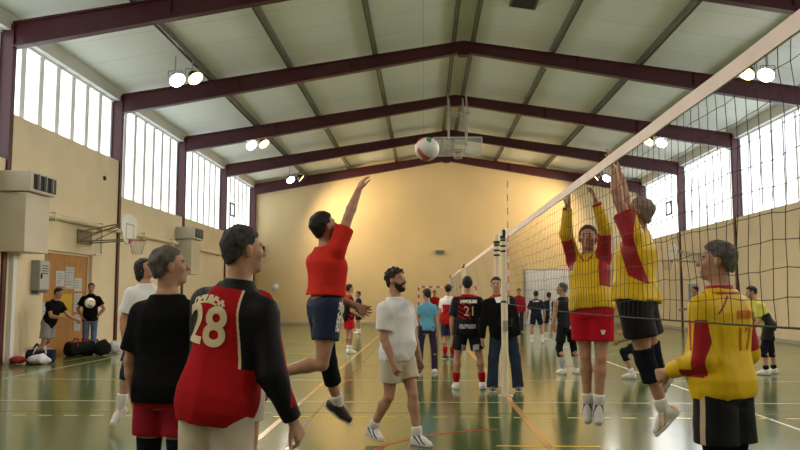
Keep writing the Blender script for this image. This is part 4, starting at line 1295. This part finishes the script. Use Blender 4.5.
strip(p, .27, .07, p.shirtVF, p.pel+p.sp*.06, p.Rs, p.sp, -p.Fs, mat('print_grey_blue', (.35, .34, .42), .8), 'shirt_print', nx=18, ny=3, ragged=.12, seed=8)
shorts(p, [C_BLACK2, C_GSOCK], .74, seed=102, r=.01, zone=lambda g: ((g['lR'] > .52) & (g['lR'] < .72) & (g['y'] < 0) & (np.abs(g['x']-.13) < .05)) | ((g['lL'] > .52) & (g['lL'] < .72) & (g['y'] < 0) & (np.abs(g['x']+.05) < .05)))
feet(p, C_RED, .42, S_WHITE)
# 11 half hidden behind him
p = person('man in a red and white shirt half hidden behind the black and red numbered shirt', gx(448.5, 19.2), 19.2, 1.80, face=60, head=(70, 0), hair=('short', H_BLACK),
           arms={'L': ((-.2, 0, -1), (-.05, .2, -1))})
shirt(p, [C_RED, C_WHITE], seed=111, zone=lambda f: (f['t'] > .66) | f['armL'] & (f['aL'] < .9)); shorts(p, [C_NAVY], .85, seed=112); feet(p, C_RED, .5, S_DARK)
# 12 man in dark jacket and jeans by the post
p = person('man in an open dark jacket and dark jeans facing us behind the nearest net post', gx(503, 12.7), 12.7, 1.83, face=-92, spine=(-.17, 0, 1), head=(-100, 0), hair=('short', H_BLACK), h=.010, build=1.06, belly=.02,
           arms={'R': ((-.22, .03, -1), (-.08, -.15, -1)), 'L': ((.30, .05, -1), (.12, -.12, -1))}, legs={'R': ((-.14, 0, -1), (-.05, 0, -1), None), 'L': ((.18, 0, -1), (.10, 0, -1), None)})
def z12(f):
    o = (f['y'] > 0) & (np.abs(f['x']) < .012+.06*np.clip(f['t']-.62, 0, 1)*2)
    mi = np.where(o & (f['t'] > .8), 1, 0)
    mi[(f['t'] > .955)] = 2
    return mi
shirt(p, [C_BLACK, C_WHITE, cloth('scarf_rust', (.30, .06, .03))], 'long', seed=121, hem=-.22, zone=z12, ew=.036, ed=.034, sr=.012, collar=cloth('scarf_rust', (.30, .06, .03)))
trousers(p, C_DJEAN, .012, .012); feet(p, None, 0, S_DARK)
# 13 far red people
p = person('distant person in a red shirt left of the white folding doors', gx(519, 34.0), 34.0, 1.86, face=-95, hair=('short', H_BROWN))
shirt(p, [C_RED], 'long', seed=131); trousers(p, C_DJEAN); feet(p, None, 0, S_DARK)
p = person('distant person in a red shirt and grey trousers before the handball goal', gx(434.5, 37.0), 37.0, 1.80, face=-80, hair=('short', H_BROWN))
shirt(p, [C_RED], 'short', seed=132); trousers(p, C_GREY); feet(p, None, 0, S_DARK)
# 14 two far players before the doors
p = person('dark-haired player in a navy shirt and shorts, back turned, before the white folding doors', gx(536, 26.0), 26.0, 1.70, face=80, hair=('short', H_BLACK),
           arms={'L': ((-.4, 0, -1), (-.1, .2, -1)), 'R': ((.35, 0, -1), (.1, .2, -1))}, legs={'R': ((.15, .1, -1), (.1, -.1, -1), None), 'L': ((-.12, 0, -1), (-.02, 0, -1), None)})
shirt(p, [C_NBLUE], seed=141, slen=.8, sr=.012)
strip(p, .2, .05, p.shirtVF, p.pel+p.sp*.47, p.Rs, p.sp, -p.Fs, C_STRIPE, 'shirt_lettering', nx=10, ny=2, ragged=.15)
shorts(p, [C_NBLUE], .7, seed=142); feet(p, C_SOCK, .45)
p = person('smaller player in a striped navy shirt just right of the other navy player', gx(549, 27.5), 27.5, 1.66, face=60, hair=('short', H_BROWN),
           legs={'R': ((.25, 0, -1), (.1, 0, -1), None), 'L': ((-.1, 0, -1), (.0, 0, -1), None)}, arms={'R': ((.2, .1, -1), (.3, .3, -.8))})
shirt(p, [C_NBLUE, C_WHITE], seed=143, zone=lambda f: np.abs(f['x']-.1) < .03); shorts(p, [C_NBLUE], .7, seed=144); feet(p, C_SOCK, .5)
# 15 sleeveless man
p = person('man in a sleeveless black top and knee pads beyond the net', gx(566, 15.6), 15.6, 1.80, face=118, spine=(-.10, .08, 1), head=(160, 6), hair=('short', H_GREY, .006),
           arms={'L': ((-.20, -.05, -1), (-.22, .1, -1)), 'R': ((.2, .2, -1), (-.1, .5, -.8))}, legs={'L': ((-.14, .12, -1), (.12, -.2, -1), (-.5, .8, 0)), 'R': ((.14, .14, -1), (.10, -.2, -1), (-.2, 1, 0))}, group=None)
shirt(p, [C_BLACK2, C_GSOCK], 'none', seed=151, hem=-.22, zone=lambda f: (f['t'] < -.02) & (f['t'] > -.12) & (f['x'] > -.05) & (f['x'] < .06) & (f['y'] < 0)); shorts(p, [C_BLACK2], .72, seed=152)
pad(p, 'L', name='knee_pad'); pad(p, 'R', name='knee_pad'); feet(p, C_GSOCK, .55, S_WHITE)
# 16 front-facing blocker
p = person('yellow-shirted player in red shorts facing us, jumping at the net', gx(591.5, 7.35), 7.35, 1.80, face=-118, hipz=1.39, tl=.90, spine=(.01, .22, 1), head=(-108, 8), h=.0075, hair=('short', H_BROWN, .011),
           raise_=1, belly=.03, arms={'R': ((-.30, -.42, .80), (.06, -.16, 1)), 'L': ((-.06, -.45, .80), (-.36, -.18, 1))}, curl=14, palm={'R': (-.9, -.3, .3), 'L': (-.9, -.2, .3)},
           legs={'R': ((.07, 0, -1), (.04, .06, -1), (-.2, -.55, -.8)), 'L': ((-.06, 0, -1), (-.05, .08, -1), (-.1, -.55, -.8))}, skin=SKIN)
def z16(f):
    mi = np.zeros(len(f['t']), int)
    for k, sg in SIDES:
        side = (sg*f['x'] > .118) & (f['t'] > (.70 if k == 'R' else .36))
        mi[side] = 1
        a = (f['d'+k] < .10) & (sg*f['x'] > .09) & (f['t'] > .70)
        mi[a & (f['a'+k] < .85)] = 1
        mi[a & (f['a'+k] >= .85)] = 0
        mi[a & (f['a'+k] > 1.86)] = 1
    mi[(f['y'] > 0) & (f['t'] > .84) & (np.abs(np.abs(f['x'])-(f['t']-.80)*.34) < .009) & (np.abs(f['x']) < .06)] = 1
    return mi
shirt(p, [C_YEL, C_CRIM], 'long', seed=161, hem=-.03, zone=z16, ew=.030, ed=.028, sr=.006, flare=.02, fold=.020)
def z16s(g): return (np.abs(g['lL']-.48) < .045) & (g['qL'] > .06) & (g['y'] > .02) & (np.abs(g['x']+.13) < .022-.35*(g['lL']-.43)*.4)
shorts(p, [C_SRED, C_STRIPE], .66, seed=162, r=.018, zone=z16s); feet(p, C_SOCK, .16, S_WHITE, trim=S_NAVY)
# 17 side-facing blocker
p = person('grey-haired yellow-shirted player in black shorts jumping highest at the net', gx(636, 6.2), 6.2, 1.84, face=150, hipz=1.46, tl=.92, spine=(.05, .03, 1), sh=152, head=(150, 18), h=.0072, hair=('short', H_LIGHT, .007), belly=.02, build=1.06,
           arms={'L': ((-.26, .26, .92), (-.10, .16, 1)), 'R': ((-.34, .18, .95), (-.12, .14, 1))}, curl=10, palm={'R': (-.9, .3, -.2), 'L': (-.9, .3, -.2)},
           legs={'L': ((.22, .10, -1), (.34, .12, -.95), (-.62, .25, -.75)), 'R': ((.26, .20, -1), (.34, .75, -.55), (-.3, .6, -.7))})
def z17(f):
    mi = np.zeros(len(f['t']), int)
    c = .035-.16*np.clip(.85-f['t'], 0, .6)
    for sg in (-1, 1):
        mi[(sg*f['x'] > .02) & (np.abs(f['y']-c) < .062) & (f['t'] > .26+.9*np.clip(f['y']+.10, 0, 1))] = 1
    for k in 'RL':
        mi[(f['d'+k] < .09) & (f['a'+k] > .25) & (f['a'+k] < .78) & (f['t'] > .98) & (f['y'] > -.0)] = 1
    return mi
shirt(p, [C_YEL, C_CRIM], 'short', seed=171, hem=.02, zone=z17, ew=.030, ed=.030, sr=.014, slen=.62, flare=.02, fold=.019)
shorts(p, [C_BLACK2], .60, seed=172, r=.020)
pad(p, 'L', .085, .17, name='knee_pad', e=.016); pad(p, 'R', .10, .17, name='knee_pad', e=.014); feet(p, C_SOCK, .24, S_WHITE, S_WHITE, trim=S_ORANGE)
# 18 right front
p = person('grey-haired man in a yellow and crimson long-sleeved shirt standing at the right front', gx(720, 4.95), 4.95, 1.84, face=128, head=(158, 4), h=.0072, hair=('short', H_GREY, .013), belly=.05, build=1.08,
           arms={'L': ((-.06, -.06, -1), (-.46, .62, -.30)), 'R': ((.25, .15, -1), (-.2, .75, -.5))}, curl=48)
def z18(f):
    mi = np.zeros(len(f['t']), int)
    for sg in (-1, 1):
        sd = sg*f['x'] > .05
        mi[sd & (np.abs(f['y']+.03-.10*np.clip(.45-f['t'], 0, 1)) < .042-.06*np.clip(f['t']-.5, 0, 1)) & (f['t'] > .10) & (f['t'] < .68)] = 1
        mi[sd & (f['t'] > .08) & (f['t'] < .16) & (f['y'] < .12) & (f['y'] > -.02)] = 1
    mi[f['armL'] & (f['aL'] > .25) & (f['aL'] < .85) & (f['x'] < -.16) & (np.abs(f['y']-.045) < .016)] = 1
    mi[f['armR'] & (f['aR'] > .1) & (f['aR'] < .9) & (f['x'] > .2)] = 1
    mi[(np.abs(f['t']-.955) < .012) & (np.abs(f['x']) < .12)] = 1
    mi[(f['t'] > .74) & (f['t'] < .93) & (np.abs(-f['x']-(.235-(f['t']-.66)*.6)) < .008) & (f['x'] < 0)] = 1
    return mi
shirt(p, [C_YEL, C_CRIM], 'long', seed=181, hem=-.13, zone=z18, ew=.030, ed=.028, sr=.014, flare=.02, collar=C_CRIM, fold=.019)
M_FADE = cloth('faded_red_print', (.55, .16, .03))
decal(p, '17', p.shirtVF, .20, p.pel+p.sp*.27+p.Rs*.02, p.Rs, p.sp, -p.Fs, M_FADE, 'shirt_number', squash=.9)
strip(p, .16, .05, p.shirtVF, p.pel+p.sp*.425+p.Rs*.02, p.Rs, p.sp, -p.Fs, M_FADE, 'shirt_lettering', nx=14, ny=3, ragged=.2)
def z18s(g): return (g['x'] < -.05) & (np.abs(g['y']-.005) < .018)
shorts(p, [C_BLACK2, C_TAN], .80, seed=182, r=.018, zone=z18s)
pad(p, 'L', .10, .16, name='knee_pad'); pad(p, 'R', .10, .16, name='knee_pad'); feet(p)
# 19 far right player
p = person('player in a yellow and black shirt bending forward at the far right', gx(767, 15.6), 15.6, 1.78, face=165, spine=(-.42, .1, 1), head=(175, -12), hair=('short', H_BLACK),
           arms={'L': ((-.1, -.1, -1), (-.5, .1, -.8)), 'R': ((-.1, .2, -1), (-.5, .1, -.8))}, legs={'L': ((-.30, -.05, -1), (.05, .0, -1), None), 'R': ((.16, .1, -1), (.14, .1, -1), None)})
shirt(p, [cloth('pale_yellow', (.52, .48, .10)), C_BLACK2], seed=191, hem=-.12, zone=lambda f: (f['t'] < .45) & (f['y'] < .06), slen=.8); shorts(p, [C_BLACK2], .66, seed=192)
pad(p, 'L', name='knee_pad'); pad(p, 'R', name='knee_pad'); feet(p, C_PAD, .2, S_WHITE)
# 20 person by the far door
p = person('dark-haired person in a black shirt reaching out an arm beside the right wall door', gx(696, 26.0), 26.0, 1.84, face=185, head=(175, -5), hair=('curly', H_BLACK),
           arms={'L': ((-.35, -.1, -1), (-1, 0, -.08)), 'R': ((-.3, .2, -1), (-1, .2, -.2))})
shirt(p, [C_BLACK, C_WHITE], seed=201, zone=lambda f: (f['t'] > .6) & (f['t'] < .66) & (f['y'] > 0)); shorts(p, [C_NAVY], .75, seed=202); feet(p, C_SOCK, .3)
# 21 crouching player
p = person('crouching player in black with knee pads, mostly hidden behind the highest jumper', gx(641, 14.8), 14.8, 1.78, face=195, hipz=.62, spine=(-.25, .1, 1), head=(190, 10), hair=('short', H_BLACK),
           arms={'L': ((-.2, -.1, -1), (-1, 0, .2)), 'R': ((.1, .2, -1), (-.5, .3, -.2))}, legs={'L': ((-.75, -.1, -.22), (.35, .0, -1), (-1, 0, 0)), 'R': ((.1, .25, -.5), (.9, .1, -.55), (-.3, 0, -.9))})
shirt(p, [C_BLACK2], seed=211, hem=-.12); shorts(p, [C_BLACK2], .7, seed=212); pad(p, 'L', name='knee_pad'); pad(p, 'R', name='knee_pad'); feet(p, C_SOCK, .2, S_WHITE)
# 22 hidden team mate
p = person('team mate in a red and black shirt mostly hidden behind number 28', gx(238, 5.5), 5.5, 1.88, face=80, head=(85, 0), hair=('short', H_BLACK), h=.010,
           arms={'R': ((.06, .05, -1), (.05, .3, -1)), 'L': ((-.1, .1, -1), (.1, .3, -1))})
shirt(p, [C_RED, C_BLACK2, C_STRIPE], 'long', seed=221, zone=lambda f: np.where((f['t'] > .93) | (f['armR'] & ((f['aR'] > .75) | (f['y'] > .03))) | f['armL'], 1, np.where(f['armR'] & (np.abs(f['y']) < .010), 2, 0)), sr=.008)
shorts(p, [C_CREAM], .75, seed=222); feet(p)
